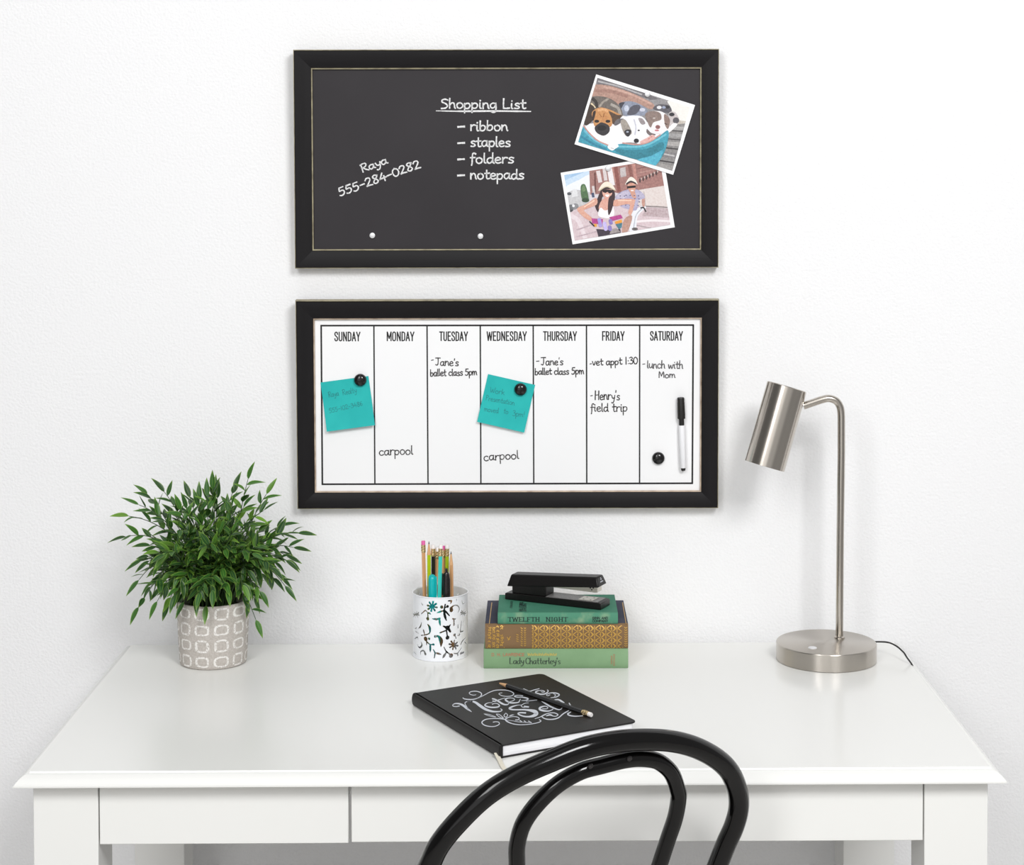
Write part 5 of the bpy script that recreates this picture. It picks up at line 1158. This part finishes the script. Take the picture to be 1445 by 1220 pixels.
for x, y, dy, kk, ar in ((350, 676, -.01, 12, .5), (330, 690, .03, 11, .5), (376, 697, .02, 11, .5), (208, 698, .02, 10, .6), (232, 694, -.02, 11, .6), (300, 690, .0, 12, .5), (268, 702, .03, 11, .5), (182, 728, -.01, 10, .7), (178, 757, -.03, 10, .8), (196, 712, -.03, 9, .7), (200, 790, -.05, 10, .9), (196, 818, -.06, 10, 1.1), (196, 856, -.05, 11, 1.3), (222, 848, -.07, 10, 1.2), (248, 838, -.08, 9, 1.1),
    (414, 772, -.02, 12, .7), (420, 752, .0, 12, .7), (398, 742, .03, 11, .6), (402, 826, -.04, 12, 1.1), (384, 800, -.06, 11, .9), (361, 874, -.045, 12, 1.5), (404, 790, .03, 11, .8), (372, 720, -.04, 11, .6), (300, 832, -.085, 9, 1.0), (278, 842, -.085, 8, 1.0), (322, 830, -.085, 8, 1.0), (250, 742, -.08, 11, .6), (330, 750, -.09, 11, .6), (290, 770, -.1, 11, .7), (356, 780, -.09, 11, .8), (232, 782, -.09, 10, .8)):
    spray(pix(x, y, dy), kk, .029, ar)
cz_ = (PI_ @ PY(301, 785, pcn.y)).z
for k in range(124):
    while True:
        v = Vector((rnd.uniform(-1, 1), rnd.uniform(-1, 1), rnd.uniform(-.75, 1)))
        if .2 < v.length < 1: break
    f = rnd.uniform(.55, .98) / v.length
    e_ = Vector((v.x * f * .122, v.y * f * .1, cz_ + .004 + v.z * f * .098))
    spray(e_, 10, .028, .55 if v.z > 0 else .9, .25)
obj('foliage', bl, M_leaf, plant, ang=70); obj('stems', bs, M_stem, plant, ang=70)

# ------------------------------------------------------------------ bentwood chair
M_chair = mat('black_lacquered_beech', (9, 8, 8), .12, spec=.38)
ph_, ln_ = radians(24), radians(22)
ca = Vector((cos(ph_), sin(ph_), 0)); cfw = Vector((-sin(ph_), cos(ph_), 0)); cup_ = -cfw * sin(ln_) + Vector((0, 0, 1)) * cos(ln_); cn = ca.cross(cup_)
d0 = ray(870, 1050); cO = CAM + d0 * (2.13 / d0.y)
tr_o = [(102, 822), (142, 740), (215, 650), (325, 545), (450, 467), (600, 400), (730, 352), (875, 325), (1020, 322), (1130, 340), (1220, 378), (1292, 435), (1330, 510), (1339, 585), (1322, 660), (1287, 740), (1255, 822)]
tr_i = [(452, 822), (453, 740), (478, 655), (535, 575), (615, 500), (705, 448), (790, 424), (890, 400), (960, 396), (1020, 410), (1070, 455), (1094, 520), (1098, 555), (1085, 630), (1055, 720), (1022, 822)]
def plan(L): 
    r = []
    for x, y in L:
        v = P(570 + x / 2.8333, 930 + y / 2.8333, cO, cn) - cO; r.append(Vector((v.dot(ca), v.dot(cup_))))
    return r
oo, ii = plan(tr_o), plan(tr_i)
mid = (max(v.x for v in oo) + min(v.x for v in oo)) / 2
SEATZ = .455; tb = (SEATZ - .012 - cO.z) / cos(ln_)             # plane height where the hoop meets the seat
def ends(L, wb):
    """carry both limbs on from the traced arch down to the seat, tangent to the arch"""
    L = spline(L, 5)
    def tail(p0, d0, p1):
        k = (p1 - p0).length; d0 = d0.normalized() * k * .9; d1 = Vector((0, -1)) * k * .9; r = []
        for i in range(1, 15):
            t = i / 14; r.append(p0 * (2 * t ** 3 - 3 * t * t + 1) + d0 * (t ** 3 - 2 * t * t + t) + p1 * (3 * t * t - 2 * t ** 3) + d1 * (t ** 3 - t * t))
        return r
    lo = tail(L[0], L[0] - L[4], Vector((mid - wb, tb))); hi = tail(L[-1], L[-1] - L[-5], Vector((mid + wb, tb)))
    return lo[::-1] + L + hi
to3 = lambda v, back=0: cO + ca * v.x + cup_ * v.y - cn * back
bend = lambda v: cfw * (.0)                                     # the limbs stand straight in one leaning plane
oc = [to3(v) for v in ends(oo, .150)]; ic = [to3(v) for v in ends(ii, .062)]
seat_c = to3(Vector((mid, tb))) + cfw * .19; seat_c.z = 0
Rch = Matrix((ca, cfw, Vector((0, 0, 1)))).transposed()
chair = root('bentwood_chair', seat_c, Rch, 'glossy black bentwood chair with double hoop back in front of desk', 'chair')
bm = nb(); tube(bm, oc, .0128, 20); obj('outer_hoop', bm, M_chair, chair, world=True, ang=80)
bm = nb(); tube(bm, ic, .0100, 18); obj('inner_hoop', bm, M_chair, chair, world=True, ang=80)
M_screw = mat('dark_screw', (70, 68, 68), .35, metal=.8)
for x, y in ((890, 379), (735, 409)):
    c = to3(plan([(x, y)])[0]); 
    Ms = ROOTM[chair.name].inverted() @ Matrix.Translation(c + cn * .0075) @ axis_rot(cn).to_4x4()
    bm = nb(); lathe(bm, [(0, 0), (.0035, 0), (.0032, .0016), (.0016, .0026), (0, .0028)], 16, Ms); obj('screw', bm, M_screw, chair)
bm = nb(); lathe(bm, [(.168, SEATZ - .026), (.196, SEATZ - .028), (.203, SEATZ - .018), (.202, SEATZ - .006), (.194, SEATZ), (.182, SEATZ - .002), (.168, SEATZ - .006)], 64, close=True); obj('seat_ring', bm, M_chair, chair, ang=50)
bm = nb(); lathe(bm, [(0, SEATZ - .009), (.14, SEATZ - .007), (.174, SEATZ - .004), (.174, SEATZ - .012), (0, SEATZ - .016)], 64); obj('seat_panel', bm, M_chair, chair, ang=50)
for sx_, sy_ in ((-1, 1), (1, 1), (-1, -1), (1, -1)):
    a_ = Vector((sx_ * .128, sy_ * .130, SEATZ - .024)); e_ = Vector((sx_ * .175, sy_ * (.175 if sy_ > 0 else .215), 0))
    bm = nb(); tube(bm, spline([a_, a_.lerp(e_, .3) + Vector((sx_ * .006, sy_ * .006, 0)), a_.lerp(e_, .7), e_], 6), [.0145] * 8 + [.013] * 6 + [.0115] * 5, 16); obj('leg', bm, M_chair, chair, ang=80)
bm = nb(); tube(bm, [(.158 * cos(k * pi / 24), .158 * sin(k * pi / 24), .24) for k in range(48)], .009, 12, closed=True); obj('leg_ring', bm, M_chair, chair, ang=80)
